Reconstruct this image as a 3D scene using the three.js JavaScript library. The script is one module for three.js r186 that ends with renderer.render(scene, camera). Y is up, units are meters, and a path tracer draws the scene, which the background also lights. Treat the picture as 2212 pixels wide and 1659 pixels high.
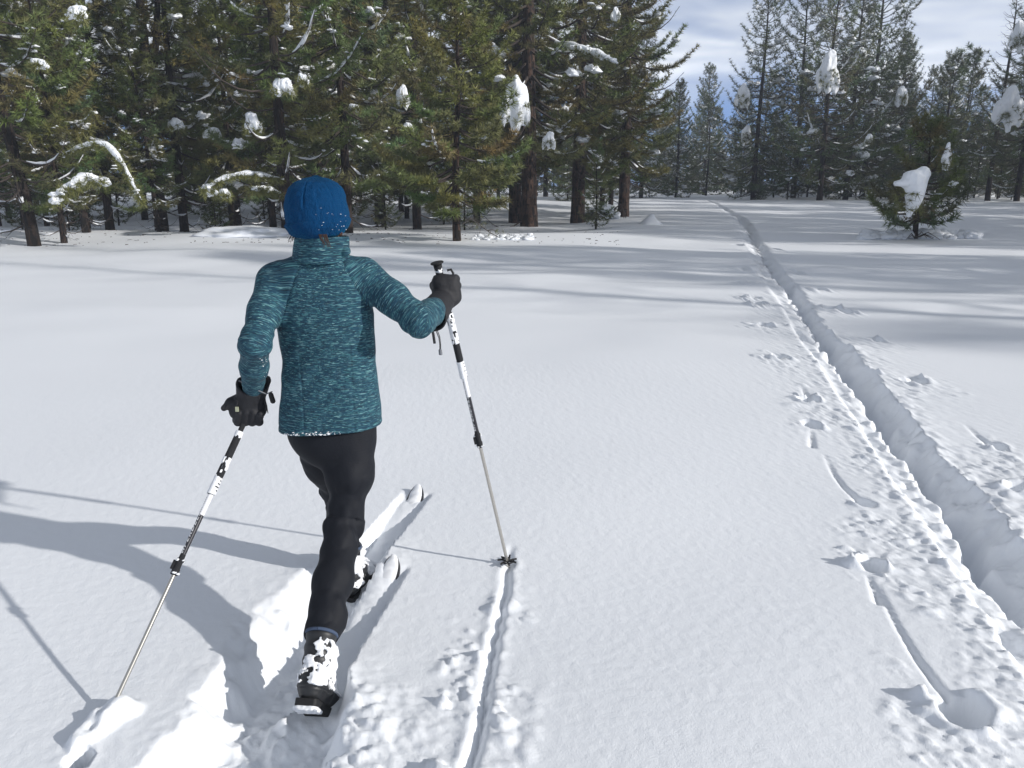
import * as THREE from 'three';

// ============================================================ camera, sky, sun, exposure
const DEG = Math.PI / 180, EYE = 1.55, FOV = 52, PITCH = 14 * DEG;
const scene = new THREE.Scene();
const camera = new THREE.PerspectiveCamera(FOV, 4 / 3, 0.05, 1500);
camera.position.set(0, EYE, 0);
camera.rotation.set(-PITCH, 0, 0);
const renderer = new THREE.WebGLRenderer({ antialias: true });
renderer.toneMapping = THREE.LinearToneMapping;
renderer.toneMappingExposure = 0.84;
renderer.shadowMap.enabled = true;
renderer.shadowMap.type = THREE.PCFSoftShadowMap;

const SUN = new THREE.Vector3(2.2, 1.0, 0.5).normalize();      // read from the shadows of the poles and the legs
const sun = new THREE.DirectionalLight(new THREE.Color(1.0, 0.96, 0.905), 5);
sun.position.copy(SUN).multiplyScalar(120); sun.target.position.set(0, 0, -20);
sun.castShadow = true; sun.shadow.radius = 1.6; sun.shadow.mapSize.set(4096, 4096);
Object.assign(sun.shadow.camera, { left: -90, right: 90, top: 90, bottom: -90, near: 1, far: 320 });
scene.add(sun, sun.target);

// ---------- noise
const fract = (x) => x - Math.floor(x), clamp = (x, a = 0, b = 1) => Math.min(b, Math.max(a, x)), lerp = (a, b, t) => a + (b - a) * t;
const sstep = (a, b, x) => { const t = clamp((x - a) / (b - a)); return t * t * (3 - 2 * t); };
function hash(x, y, z = 0) { let h = (Math.imul(x | 0, 374761393) + Math.imul(y | 0, 668265263) + Math.imul(z | 0, 1442695041)) | 0; h = Math.imul(h ^ (h >>> 13), 1274126177); h ^= h >>> 16; h = Math.imul(h, 2246822519); return ((h ^ (h >>> 15)) >>> 0) / 4294967296; }
function vn2(x, y, s = 0) {                                         // value noise, -1..1
  const ix = Math.floor(x), iy = Math.floor(y), fx = x - ix, fy = y - iy, u = fx * fx * fx * (fx * (fx * 6 - 15) + 10), v = fy * fy * fy * (fy * (fy * 6 - 15) + 10);
  const a = hash(ix, iy, s), b = hash(ix + 1, iy, s), c = hash(ix, iy + 1, s), d = hash(ix + 1, iy + 1, s);
  return (a + (b - a) * u + (c - a) * v + (a - b - c + d) * u * v) * 2 - 1;
}
function vn3(x, y, z) {
  const ix = Math.floor(x), iy = Math.floor(y), iz = Math.floor(z), fx = x - ix, fy = y - iy, fz = z - iz;
  const u = fx * fx * (3 - 2 * fx), v = fy * fy * (3 - 2 * fy), w = fz * fz * (3 - 2 * fz);
  const l = (k) => { const a = hash(ix, iy, k), b = hash(ix + 1, iy, k), c = hash(ix, iy + 1, k), d = hash(ix + 1, iy + 1, k); return a + (b - a) * u + (c - a) * v + (a - b - c + d) * u * v; };
  return (l(iz) * (1 - w) + l(iz + 1) * w) * 2 - 1;
}
const fbm2 = (x, y, n = 4, s = 0) => { let t = 0, a = 0.5; for (let i = 0; i < n; i++) { t += a * vn2(x, y, s + i); const nx = x * 1.62 - y * 1.18 + 3.1; y = x * 1.18 + y * 1.62 + 1.7; x = nx; a *= 0.5; } return t; };
const fbm3 = (x, y, z, n = 3) => { let t = 0, a = 0.5; for (let i = 0; i < n; i++) { t += a * vn3(x, y, z); x = x * 2.03 + 5.2; y = y * 2.03 + 1.3; z = z * 2.03 + 8.1; a *= 0.5; } return t; };
function rng(seed) { let s = seed | 0; return () => { s = (s + 0x6d2b79f5) | 0; let t = Math.imul(s ^ (s >>> 15), 1 | s); t = (t + Math.imul(t ^ (t >>> 7), 61 | t)) ^ t; return ((t ^ (t >>> 14)) >>> 0) / 4294967296; }; }
// little lumps of broken snow: the tops of balls strewn at one scale
function lumps(x, y, cell, p, s) {
  const wx = vn2(x / cell * 1.1, y / cell * 1.1, s + 7), wy = vn2(x / cell * 1.1 + 9, y / cell * 1.1, s + 8), gr = vn2(x / cell * 3.1, y / cell * 3.1, s + 9); x += 0.34 * cell * wx; y += 0.34 * cell * wy;
  const ix = Math.floor(x / cell), iy = Math.floor(y / cell); let h = 0;
  for (let i = -1; i < 2; i++) for (let j = -1; j < 2; j++) {
    const cx = ix + i, cy = iy + j; if (hash(cx, cy, s) > p) continue;
    const dx = x - (cx + hash(cx, cy, s + 1)) * cell, dy = y - (cy + hash(cx, cy, s + 2)) * cell, r = cell * (0.3 + 0.55 * hash(cx, cy, s + 3) ** 2), q = r * r - dx * dx - dy * dy;
    if (q > 0) h = Math.max(h, Math.sqrt(q) * (0.6 + 0.4 * hash(cx, cy, s + 4)));
  }
  return h * (1 + 0.35 * gr);
}

// ---------- sky: thin high cloud over clear air, clearer low down
{
  const W = 2048, H = 1024, data = new Float32Array(W * H * 4);
  for (let r = 0; r < H; r++) {
    const up = ((r + 0.5) / H - 0.5) * Math.PI, y = Math.sin(up), e = up / DEG;
    for (let c = 0; c < W; c++) {
      const az = ((c + 0.5) / W - 0.5) * 2 * Math.PI, x = Math.cos(az) * Math.cos(up), z = Math.sin(az) * Math.cos(up), cs = x * SUN.x + y * SUN.y + z * SUN.z, o = (r * W + c) * 4;
      const k = 1 / (Math.max(y, 0) + 0.10), px = x * k, pz = z * k;
      const low = Math.exp(-Math.max(e, 0) / 9);
      let R = lerp(0.09, 0.17, low), G = lerp(0.20, 0.46, low), B = lerp(0.50, 1.05, low);       // clear air
      const warp = fbm2(px * 0.9 + 7, pz * 0.9, 3, 60), a = fbm2(px * 0.7 + warp * 1.2 + 2.3, pz * 1.9 + warp, 5, 70), b = fbm2(px * 2.6 + 11, pz * 6.2 + warp * 3, 4, 80);
      let cover = clamp(0.90 + a * 0.62 + b * 0.24) * sstep(4.5, 9.5, e + 4.0 * fbm2(az * 7 + 3, e * 0.16, 3, 90) + 0.5);
      cover = Math.max(cover, 0.8 * sstep(0.3, 0.8, 1 - Math.abs(e - 8.6 - 0.8 * vn2(az * 9, 2.5, 92)) / 1.3) * sstep(-0.15, 0.35, vn2(az * 5.2 + 0.35, 4, 91)));
      const bright = (0.82 + 0.16 * a + 0.12 * b) * lerp(0.32, 2.4, Math.exp(-Math.max(e, 0) / 18)) + 0.5 * Math.pow(Math.max(cs, 0), 8);
      R = lerp(R, bright * 0.94, cover); G = lerp(G, bright * 0.99, cover); B = lerp(B, bright * 1.06, cover);
      const aur = 0.25 * Math.pow(Math.max(cs, 0), 6);
      data[o] = R + aur; data[o + 1] = G + aur; data[o + 2] = B + aur; data[o + 3] = 1;
    }
  }
  const t = new THREE.DataTexture(data, W, H, THREE.RGBAFormat, THREE.FloatType);
  t.mapping = THREE.EquirectangularReflectionMapping; t.magFilter = t.minFilter = THREE.LinearFilter; t.needsUpdate = true;
  scene.background = t; scene.environment = t;
}
scene.fog = new THREE.FogExp2(new THREE.Color(0.72, 0.80, 0.95), 0.0016);

// ============================================================ helpers
// The photograph measured at 2212 x 1659: ray() is the line of sight through one of its points, from which real places are worked out.
const FP = 829.5 / Math.tan(FOV * DEG / 2), CP = Math.cos(PITCH), SP = Math.sin(PITCH);
const V = (x, y, z) => new THREE.Vector3(x, y, z);
function ray(px, py) { const x = (px - 1106) / FP, y = -(py - 829.5) / FP; return [x, y * CP - SP, CP + y * SP]; }
function U(px, py, d) { const r = ray(px, py), t = d / r[2]; return V(r[0] * t, EYE + r[1] * t, -d); }          // at d metres ahead
function G(px, py, h = 0) { const r = ray(px, py), t = (h - EYE) / r[1]; return V(r[0] * t, h, -r[2] * t); }    // at height h
const used = {};
function numbered(n) { const k = (used[n] = (used[n] ?? -1) + 1); return k ? `${n}_${String(k).padStart(3, '0')}` : n; }
function tag(o, label, category, group, kind) { if (label) o.userData.label = label; if (category) o.userData.category = category; if (group) o.userData.group = group; if (kind) o.userData.kind = kind; return o; }
function thing(name, label, category, pos = V(0, 0, 0), group) { const o = new THREE.Group(); o.name = numbered(name); o.position.copy(pos); scene.add(o); return tag(o, label, category, group); }
function part(name, geo, mat, parent, label, kind) { const m = new THREE.Mesh(geo, mat); m.name = name; m.castShadow = m.receiveShadow = true; parent.add(m); if (label) m.userData.label = label; if (kind) m.userData.kind = kind; return m; }
function top(name, geo, mat, label, category, group, kind) { const m = new THREE.Mesh(geo, mat); m.name = numbered(name); m.castShadow = m.receiveShadow = true; scene.add(m); return tag(m, label, category, group, kind); }

// a growing triangle list
class Geo {
  constructor() { this.p = []; this.n = []; this.u = []; this.c = []; this.i = []; }
  v(x, y, z, nx, ny, nz, u = 0, w = 0, c) { this.p.push(x, y, z); this.n.push(nx, ny, nz); this.u.push(u, w); if (c) this.c.push(c[0], c[1], c[2]); return this.p.length / 3 - 1; }
  get tris() { return this.i.length / 3; }
  build() {
    const g = new THREE.BufferGeometry();
    g.setAttribute('position', new THREE.Float32BufferAttribute(this.p, 3)); g.setAttribute('normal', new THREE.Float32BufferAttribute(this.n, 3)); g.setAttribute('uv', new THREE.Float32BufferAttribute(this.u, 2));
    if (this.c.length) g.setAttribute('color', new THREE.Float32BufferAttribute(this.c, 3));
    g.setIndex(this.i); return g;
  }
  // a tube along points (Vector3[]) with radius r(t), k sides; rough() may push the wall out
  tube(pts, r, k, rough, cap = true, us = 1) {
    const n = pts.length, T = V(), A = V(), B = V(), up = V(0.31, 0.9, 0.27), rows = []; let len = 0;
    for (let i = 0; i < n; i++) {
      T.copy(pts[Math.min(i + 1, n - 1)]).sub(pts[Math.max(i - 1, 0)]).normalize();
      if (i === 0) { A.copy(Math.abs(T.y) > 0.8 ? V(1, 0, 0) : up).cross(T).normalize(); } else { A.sub(T.clone().multiplyScalar(A.dot(T))).normalize(); len += pts[i].distanceTo(pts[i - 1]); }
      B.crossVectors(T, A);
      const row = [], ra = r(i / (n - 1), i);
      for (let j = 0; j <= k; j++) {
        const a = (j / k) * Math.PI * 2, ca = Math.cos(a), sa = Math.sin(a), nx = A.x * ca + B.x * sa, ny = A.y * ca + B.y * sa, nz = A.z * ca + B.z * sa, q = ra * (rough ? 1 + rough(i / (n - 1), j % k) : 1);
        row.push(this.v(pts[i].x + nx * q, pts[i].y + ny * q, pts[i].z + nz * q, nx, ny, nz, (j / k) * us, len));
      }
      rows.push(row);
    }
    for (let i = 0; i < n - 1; i++) for (let j = 0; j < k; j++) { const a = rows[i][j], b = rows[i][j + 1], c = rows[i + 1][j], d = rows[i + 1][j + 1]; this.i.push(a, b, c, b, d, c); }
    if (cap) for (const [e, s] of [[0, -1], [n - 1, 1]]) {
      T.copy(pts[Math.min(e + 1, n - 1)]).sub(pts[Math.max(e - 1, 0)]).normalize().multiplyScalar(s);
      const m = this.v(pts[e].x, pts[e].y, pts[e].z, T.x, T.y, T.z);
      for (let j = 0; j < k; j++) s < 0 ? this.i.push(m, rows[e][j + 1], rows[e][j]) : this.i.push(m, rows[e][j], rows[e][j + 1]);
    }
    return this;
  }
  // a lump of snow: a ball flattened below and made uneven
  blob(x, y, z, rx, ry, rz, seed, det = 1, rough = 0.35) {
    const [P, I] = ball(det), b = this.p.length / 3, q = [];
    for (let i = 0; i < P.length; i += 3) {
      const a = P[i], c = P[i + 1], d = P[i + 2], f = 1 + rough * fbm3(a * 1.7 + seed * 7.13, c * 1.7 + seed * 3.7, d * 1.7 - seed * 5.1, det > 1 ? 3 : 2) * 1.6;
      q.push(x + a * f * rx, y + (c < 0 ? c * 0.55 : c) * f * ry, z + d * f * rz);
    }
    const N = new Float32Array(q.length);
    for (let t = 0; t < I.length; t += 3) {
      const [i, j, k] = [I[t] * 3, I[t + 1] * 3, I[t + 2] * 3], ux = q[j] - q[i], uy = q[j + 1] - q[i + 1], uz = q[j + 2] - q[i + 2], wx = q[k] - q[i], wy = q[k + 1] - q[i + 1], wz = q[k + 2] - q[i + 2];
      const nx = uy * wz - uz * wy, ny = uz * wx - ux * wz, nz = ux * wy - uy * wx;
      for (const m of [i, j, k]) { N[m] += nx; N[m + 1] += ny; N[m + 2] += nz; }
    }
    for (let i = 0; i < q.length; i += 3) { const l = Math.hypot(N[i], N[i + 1], N[i + 2]) || 1; this.v(q[i], q[i + 1], q[i + 2], N[i] / l, N[i + 1] / l, N[i + 2] / l, P[i] + P[i + 2], P[i + 1]); }
    for (const k of I) this.i.push(b + k);
    return this;
  }
}
const balls = {};
function ball(det) {
  if (balls[det]) return balls[det];
  const g = new THREE.IcosahedronGeometry(1, [0, 1, 3, 6, 11][det]), p = g.attributes.position, P = [], I = [], at = new Map();
  for (let i = 0; i < p.count; i++) {
    const k = [p.getX(i), p.getY(i), p.getZ(i)].map((x) => Math.round(x * 1e4)).join();
    if (!at.has(k)) { at.set(k, P.length / 3); P.push(p.getX(i), p.getY(i), p.getZ(i)); }
    I.push(at.get(k));
  }
  return (balls[det] = [P, I]);
}
function texture(w, h, f, srgb = true, repeat = true) {                // f(x, y) -> [r, g, b] in 0..1
  const d = new Uint8Array(w * h * 4);
  for (let y = 0; y < h; y++) for (let x = 0; x < w; x++) { const c = f(x, y), o = (y * w + x) * 4; d[o] = clamp(c[0]) * 255; d[o + 1] = clamp(c[1]) * 255; d[o + 2] = clamp(c[2]) * 255; d[o + 3] = 255; }
  const t = new THREE.DataTexture(d, w, h); t.magFilter = THREE.LinearFilter; t.minFilter = THREE.LinearFilter;
  if (repeat) t.wrapS = t.wrapT = THREE.RepeatWrapping; if (srgb) t.colorSpace = THREE.SRGBColorSpace; t.needsUpdate = true; return t;
}
const tileNoise = (x, y, n, s) => { // value noise that repeats after n cells
  const ix = Math.floor(x), iy = Math.floor(y), fx = x - ix, fy = y - iy, u = fx * fx * (3 - 2 * fx), v = fy * fy * (3 - 2 * fy), m = (k) => ((k % n) + n) % n;
  return lerp(lerp(hash(m(ix), m(iy), s), hash(m(ix + 1), m(iy), s), u), lerp(hash(m(ix), m(iy + 1), s), hash(m(ix + 1), m(iy + 1), s), u), v);
};
const std = (o) => new THREE.MeshStandardMaterial(o);
const lin = (r, g, b) => new THREE.Color().setRGB(r, g, b);

// ============================================================ materials
const snowBump = texture(1024, 1024, (x, y) => { const u = x / 1024, v = y / 1024; let s = 0, a = 0.42; for (let k = 40, i = 0; k <= 512; k *= 2, i++, a *= 0.95) s += a * tileNoise(u * k, v * k, k, 5 + i); s *= 0.52; return [s, s, s]; }, false);
const M = {
  snow: std({ color: lin(0.84, 0.867, 0.905), roughness: 0.75, bumpMap: snowBump, bumpScale: 0.0017 }),
  treeSnow: std({ color: lin(0.84, 0.867, 0.905), roughness: 0.8 }),
};

// ============================================================ distance fields
// A closed surface round a distance field: cells that it crosses get one point each (surface nets), blocks far from it are skipped.
function surface(f, lo, hi, cell) {
  const nx = Math.ceil((hi.x - lo.x) / cell) + 1, ny = Math.ceil((hi.y - lo.y) / cell) + 1, nz = Math.ceil((hi.z - lo.z) / cell) + 1, D = new Float32Array(nx * ny * nz).fill(1), S = 6, at = (i, j, k) => (k * ny + j) * nx + i;
  for (let k0 = 0; k0 < nz; k0 += S) for (let j0 = 0; j0 < ny; j0 += S) for (let i0 = 0; i0 < nx; i0 += S) {
    const c = f(lo.x + (i0 + S / 2) * cell, lo.y + (j0 + S / 2) * cell, lo.z + (k0 + S / 2) * cell), far = S * cell * 1.9 + 0.012;
    for (let k = k0; k < Math.min(nz, k0 + S); k++) for (let j = j0; j < Math.min(ny, j0 + S); j++) for (let i = i0; i < Math.min(nx, i0 + S); i++) D[at(i, j, k)] = Math.abs(c) > far ? c : f(lo.x + i * cell, lo.y + j * cell, lo.z + k * cell);
  }
  const id = new Int32Array(nx * ny * nz).fill(-1), P = [], N = [], I = [];
  for (let k = 0; k < nz - 1; k++) for (let j = 0; j < ny - 1; j++) for (let i = 0; i < nx - 1; i++) {
    let m = 0, sx = 0, sy = 0, sz = 0, n = 0; const v = [];
    for (let c = 0; c < 8; c++) { v[c] = D[at(i + (c & 1), j + ((c >> 1) & 1), k + (c >> 2))]; if (v[c] < 0) m |= 1 << c; }
    if (m === 0 || m === 255) continue;
    for (let a = 0; a < 8; a++) for (const b of [1, 2, 4]) if (!(a & b)) { const q = a | b, va = v[a], vb = v[q]; if (va < 0 !== vb < 0) { const t = va / (va - vb); sx += (a & 1) + (b === 1 ? t : 0); sy += ((a >> 1) & 1) + (b === 2 ? t : 0); sz += (a >> 2) + (b === 4 ? t : 0); n++; } }
    const x = lo.x + (i + sx / n) * cell, y = lo.y + (j + sy / n) * cell, z = lo.z + (k + sz / n) * cell, e = cell * 0.6;
    id[at(i, j, k)] = P.length / 3; P.push(x, y, z);
    const gx = f(x + e, y, z) - f(x - e, y, z), gy = f(x, y + e, z) - f(x, y - e, z), gz = f(x, y, z + e) - f(x, y, z - e), l = Math.hypot(gx, gy, gz) || 1; N.push(gx / l, gy / l, gz / l);
  }
  const quad = (a, b, c, d, flip) => { if (a < 0 || b < 0 || c < 0 || d < 0) return; flip ? I.push(a, c, b, a, d, c) : I.push(a, b, c, a, c, d); };
  for (let k = 1; k < nz - 1; k++) for (let j = 1; j < ny - 1; j++) for (let i = 1; i < nx - 1; i++) {
    const d = D[at(i, j, k)] < 0;
    if (d !== D[at(i + 1, j, k)] < 0) quad(id[at(i, j - 1, k - 1)], id[at(i, j, k - 1)], id[at(i, j, k)], id[at(i, j - 1, k)], !d);
    if (d !== D[at(i, j + 1, k)] < 0) quad(id[at(i - 1, j, k - 1)], id[at(i - 1, j, k)], id[at(i, j, k)], id[at(i, j, k - 1)], !d);
    if (d !== D[at(i, j, k + 1)] < 0) quad(id[at(i - 1, j - 1, k)], id[at(i, j - 1, k)], id[at(i, j, k)], id[at(i - 1, j, k)], !d);
  }
  return { P, N, I };
}
const smin = (a, b, k) => { const h = Math.max(k - Math.abs(a - b), 0) / k; return Math.min(a, b) - h * h * k * 0.25; };
function cone(a, b, ra, rb) {                                            // a tapered capsule
  const ax = a.x, ay = a.y, az = a.z, bx = b.x - ax, by = b.y - ay, bz = b.z - az, l = bx * bx + by * by + bz * bz;
  return (x, y, z) => { const px = x - ax, py = y - ay, pz = z - az, t = clamp((px * bx + py * by + pz * bz) / l), dx = px - bx * t, dy = py - by * t, dz = pz - bz * t; return Math.sqrt(dx * dx + dy * dy + dz * dz) - ra - (rb - ra) * t; };
}
function chain(pts, rs, k = 0.02) { const c = pts.slice(1).map((p, i) => cone(pts[i], p, rs[i], rs[i + 1])); return (x, y, z) => { let d = c[0](x, y, z); for (let i = 1; i < c.length; i++) d = smin(d, c[i](x, y, z), k); return d; }; }
function egg(c, rx, ry, rz) { const m = Math.min(rx, ry, rz); return (x, y, z) => (Math.hypot((x - c.x) / rx, (y - c.y) / ry, (z - c.z) / rz) - 1) * m; }
const joined = (k, ...fs) => (x, y, z) => { let d = fs[0](x, y, z); for (let i = 1; i < fs.length; i++) d = smin(d, fs[i](x, y, z), k); return d; };
function bounds(pts, pad) { const b = new THREE.Box3().setFromPoints(pts).expandByScalar(pad); return [b.min, b.max]; }

// ============================================================ the snow field
function baseH(x, z) {
  const d = -z, w = sstep(3, 14, d) + sstep(4, 12, Math.abs(x)) * 0.5 + sstep(-1, -6, d);
  let h = 0.020 * vn2(x * 0.5 + z * 0.25, z * 0.55, 1) + 0.010 * vn2(x * 0.9 - z * 0.3, z * 1.1, 5) + w * (0.062 * vn2(x * 0.16 + 3, z * 0.30, 2) + 0.018 * vn2(x * 0.45, z * 0.8, 3));
  h += 0.64 * sstep(28, 74, d) + 0.003 * Math.max(0, d - 74);
  const left = sstep(9, 1, x);                                        // the low bank in front of the left wood, and the dip behind it
  const bank = 25.5 + 2.2 * vn2(x * 0.14, 5, 4) + 0.10 * Math.max(0, x + 8);
  h += left * (0.17 * Math.exp(-(((d - bank) / 2.4) ** 2)) - 0.20 * sstep(bank, bank + 5, d) * sstep(62, 38, d));
  h += sstep(24, 34, d) * (0.10 * fbm2(x * 0.22, z * 0.22, 3, 7)) + sstep(90, 160, d) * 0.5 * fbm2(x * 0.02, z * 0.02, 2, 9);
  return h;
}
function onGround(px, py) {                                            // where the line of sight through a point meets the snow
  const r = ray(px, py); let d = 1.2;
  for (; d < 160; d *= 1.004) { const t = d / r[2]; if (EYE + r[1] * t < baseH(r[0] * t, -d)) break; }
  const t = d / r[2]; return V(r[0] * t, baseH(r[0] * t, -d), -d);
}
const along = (list, h = 0) => list.map(([x, y]) => (y < 525 ? onGround(x, y) : G(x, y, h))).sort((a, b) => b.z - a.z);
function xAt(line, z) { // x of a line at depth z
  if (z >= line[0].z) { const a = line[0], b = line[1]; return a.x + (b.x - a.x) * (z - a.z) / (b.z - a.z); }
  for (let i = 1; i < line.length; i++) if (z >= line[i].z) { const a = line[i - 1], b = line[i]; return lerp(a.x, b.x, (z - a.z) / (b.z - a.z)); }
  const n = line.length, a = line[n - 2], b = line[n - 1]; return a.x + (b.x - a.x) * (z - a.z) / (b.z - a.z);
}
const rimL = along([[2330, 1652], [2212, 1470], [2154, 1381], [2106, 1305], [2063, 1235], [2015, 1161], [1977, 1099], [1919, 1027], [1869, 941], [1823, 876], [1784, 815], [1753, 768], [1719, 721], [1692, 660], [1659, 619], [1628, 568], [1604, 504], [1581, 467], [1560, 450], [1545, 441], [1528, 434]]);
const shelfEdge = along([[2330, 1470], [2207, 1348], [2149, 1286], [2092, 1218], [2068, 1161], [2039, 1094], [2001, 1070], [1972, 1012], [1915, 955], [1876, 893], [1851, 856], [1787, 771], [1740, 694], [1699, 629], [1665, 592], [1638, 548], [1611, 490], [1586, 464], [1564, 450], [1548, 441], [1530, 434]], -0.05);
const rimR = along([[2330, 1290], [2212, 1171], [2154, 1099], [2106, 1056], [2034, 989], [1977, 917], [1943, 874], [1892, 819], [1841, 758], [1784, 711], [1750, 656], [1713, 612], [1672, 568], [1638, 521], [1615, 477], [1597, 467], [1570, 450], [1552, 441], [1534, 434]]);
const skiL = along([[905, 1062], [768, 1226], [655, 1365], [562, 1500], [455, 1659], [300, 1900]]);
const skiR = along([[852, 1217], [735, 1385], [668, 1515], [590, 1659], [490, 1900]]);
const drag = along([[1098, 1222], [1087, 1300], [1063, 1400], [1047, 1480], [1040, 1560], [1010, 1659], [980, 1800]]);
const tipL = G(905, 1062), tipR = G(852, 1217);
const FOOT_L = -3.08, FOOT_R = -2.20;                                   // how far ahead the boots stand

function trench(x, z) {
  if (z > 0.5 || z < -78) return 0;
  const a = xAt(rimL, z), b = xAt(rimR, z); if (x < a - 0.8 || x > b + 0.8) return 0;
  const far = sstep(-76, -55, z), grow = sstep(-6, -16, z);
  const l = a + 0.020 * fbm2(x * 9, z * 9, 3, 11) + 0.010 * vn2(x * 30, z * 30, 12), r = b + 0.052 * fbm2(x * 7 + 9, z * 6, 3, 13) + 0.014 * vn2(x * 27, z * 27, 14), m = xAt(shelfEdge, z) + 0.050 * fbm2(x * 8, z * 7, 3, 15) + 0.014 * vn2(x * 25, z * 25, 16);
  let h = 0; const fine = 0.36 * lumps(x, z, 0.028, 0.5, 21) + 0.006 * vn2(x * 62, z * 62, 22);
  if (x < l) h += Math.exp(-(l - x) / 0.10) * 0.008 * (1 + vn2(x * 30, z * 30, 17));
  if (x > r) h += Math.exp(-(x - r) / 0.13) * (0.012 + 0.016 * vn2(x * 24, z * 24, 18));
  const out = x < l ? l - x : x > r ? x - r : 0, crumb = Math.exp(-out / 0.24) * sstep(0.1, 0.5, 0.5 + fbm2(x * 2.2, z * 1.6, 2, 20));
  if (out > 0) h += crumb * (fine + 0.5 * lumps(x, z, 0.065, 0.07, 31) + 0.006 * vn2(x * 26, z * 26, 23));
  else {
    const wall = sstep(0, 0.04, x - l), groove = sstep(-0.03, 0.035, x - m), back = clamp(1 - Math.pow(clamp((r - x) / (0.17 + 0.06 * vn2(x * 6, z * 6, 24))), 0.8)), in_ = wall * (1 - back);
    const shelf = 0.052 - 0.020 * vn2(x * 8 + 2, z * 6, 25) - 0.28 * lumps(x, z, 0.13, 0.7, 41) - 0.30 * lumps(x, z, 0.055, 0.5, 51) + 0.010 * vn2(x * 24, z * 24, 28);
    const deep = 0.185 + 0.03 * vn2(x * 9, z * 5, 26) + 0.075 * Math.exp(-(((x - m - 0.075) / 0.045) ** 2)) - 0.4 * lumps(x, z, 0.09, 0.3, 61);
    h -= lerp(shelf, deep, groove) * in_;
    h += back * (1 - back) * 4 * (0.046 * fbm2(x * 9, z * 8, 3, 29) + 0.4 * lumps(x, z, 0.06, 0.35, 71)) + fine * 0.5 * (1 - groove * 0.5);
  }
  return h * far * (1 + 0.15 * grow);
}
function skiTracks(x, z) {
  if (z > 0.6 || z < -4.4) return 0;
  const a = xAt(skiL, z), b = xAt(skiR, z); if (x < a - 0.7 || x > b + 0.75) return 0;
  let h = 0, dig = 0; const s = 0.93;
  const rough = (k) => 0.45 * lumps(x, z, 0.034, 0.6, 101 + k) + 0.38 * lumps(x, z, 0.085, 0.4, 111 + k) + 0.006 * vn2(x * 60, z * 60, 121 + k);
  for (const [c, tip, foot, k] of [[a, tipL.z, FOOT_L, 0], [b, tipR.z, FOOT_R, 50]]) {
    const u = z - tip; if (u < -0.06) continue;                           // u: metres behind the tip
    const behind = sstep(foot - 0.12, foot + 0.16, z), ragged = behind * (0.045 * fbm2(x * 8 + k, z * 8, 3, 130) + 0.018 * vn2(x * 24, z * 24, 131)) + 0.003 * vn2(x * 20, z * 20, 135), v = (x - c) * s + ragged;
    const half = lerp(0.062, 0.080, behind), edge = lerp(0.013, 0.075, behind);
    const inside = 1 - sstep(half - edge * 0.3, half + edge * (v < 0 ? lerp(1, 1.7, behind) : 1), Math.abs(v));
    const depth = lerp(0.030 * sstep(0.0, 0.10, u) + 0.058 * sstep(0.1, 0.75, u) - 0.012 * Math.cos(Math.min(1.57, Math.abs(v) * 22)) + 0.005 * vn2(x * 25, z * 12, 132), 0.098 + 0.052 * sstep(foot + 0.02, foot + 0.35, z) + 0.030 * fbm2(x * 9, z * 7, 3, 133) - 0.9 * rough(k), behind) * sstep(-0.06, 0.03, u);
    dig = Math.max(dig * (1 - inside * (1 - behind)), inside * depth);
    const out = Math.max(0, Math.abs(v) - half), side = v < 0 ? (k ? 0.45 : 0.9) : (k ? 1.2 : 0.5), reach = v < 0 ? 0.10 : k ? 0.18 : 0.08;
    h += behind * (1 - inside) * side * Math.exp(-((out / reach) ** 1.4)) * (0.010 + 0.022 * fbm2(x * 9, z * 8, 3, 134 + k) + rough(k + 7) * 1.1);
    if (k && v > 0) h += behind * sstep(0.6, 0.05, out) * (0.26 * lumps(x, z, 0.028, 0.5, 141) + 0.22 * lumps(x, z, 0.06, 0.10, 145) + 0.004 * vn2(x * 80, z * 80, 142)) * sstep(-2.75, -2.3, z);
    const boot = Math.exp(-(((z - foot) / 0.2) ** 2));                   // snow thrown up beside the standing boots
    h += boot * (1 - inside) * Math.exp(-out / 0.07) * (0.02 + 0.8 * rough(k + 20)) * (k ? 0.8 : 1);
  }
  return h * (1 - clamp(dig / 0.06) * 0.6) - dig;
}
function poleDrag(x, z) {
  if (z > 0.2 || z < -3.3) return 0;
  const c = xAt(drag, z), v = x - c - 0.006 * vn2(z * 18, 0, 151); if (Math.abs(v) > 0.5) return 0;
  const in_ = sstep(-3.3, -3.2, z) === 0 ? 0 : 1, grow = 0.45 + 0.55 * sstep(-3.2, -2.4, z);
  const fade = sstep(-3.24, -3.05, z); let h = (-0.036 * grow * Math.exp(-((v / 0.014) ** 2)) + 0.006 * grow * Math.exp(-(((v + 0.034) / 0.020) ** 2)) * (1 + 0.8 * vn2(x * 22, z * 22, 153)) + 0.003 * Math.exp(-(((v - 0.036) / 0.016) ** 2)) * (1 + vn2(x * 30, z * 30, 152))) * (0.35 + 0.65 * fade) * sstep(-3.26, -3.2, z);
  const crumb = sstep(-2.95, -2.55, z) * sstep(0.22, 0.04, Math.abs(v)) * sstep(0.0, 0.5, 0.35 + fbm2(x * 5, z * 4, 2, 155));
  h += crumb * (0.7 * lumps(x, z, 0.04, 0.45, 161) + 0.6 * lumps(x, z, 0.09, 0.16, 171));
  return h * in_;
}
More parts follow.
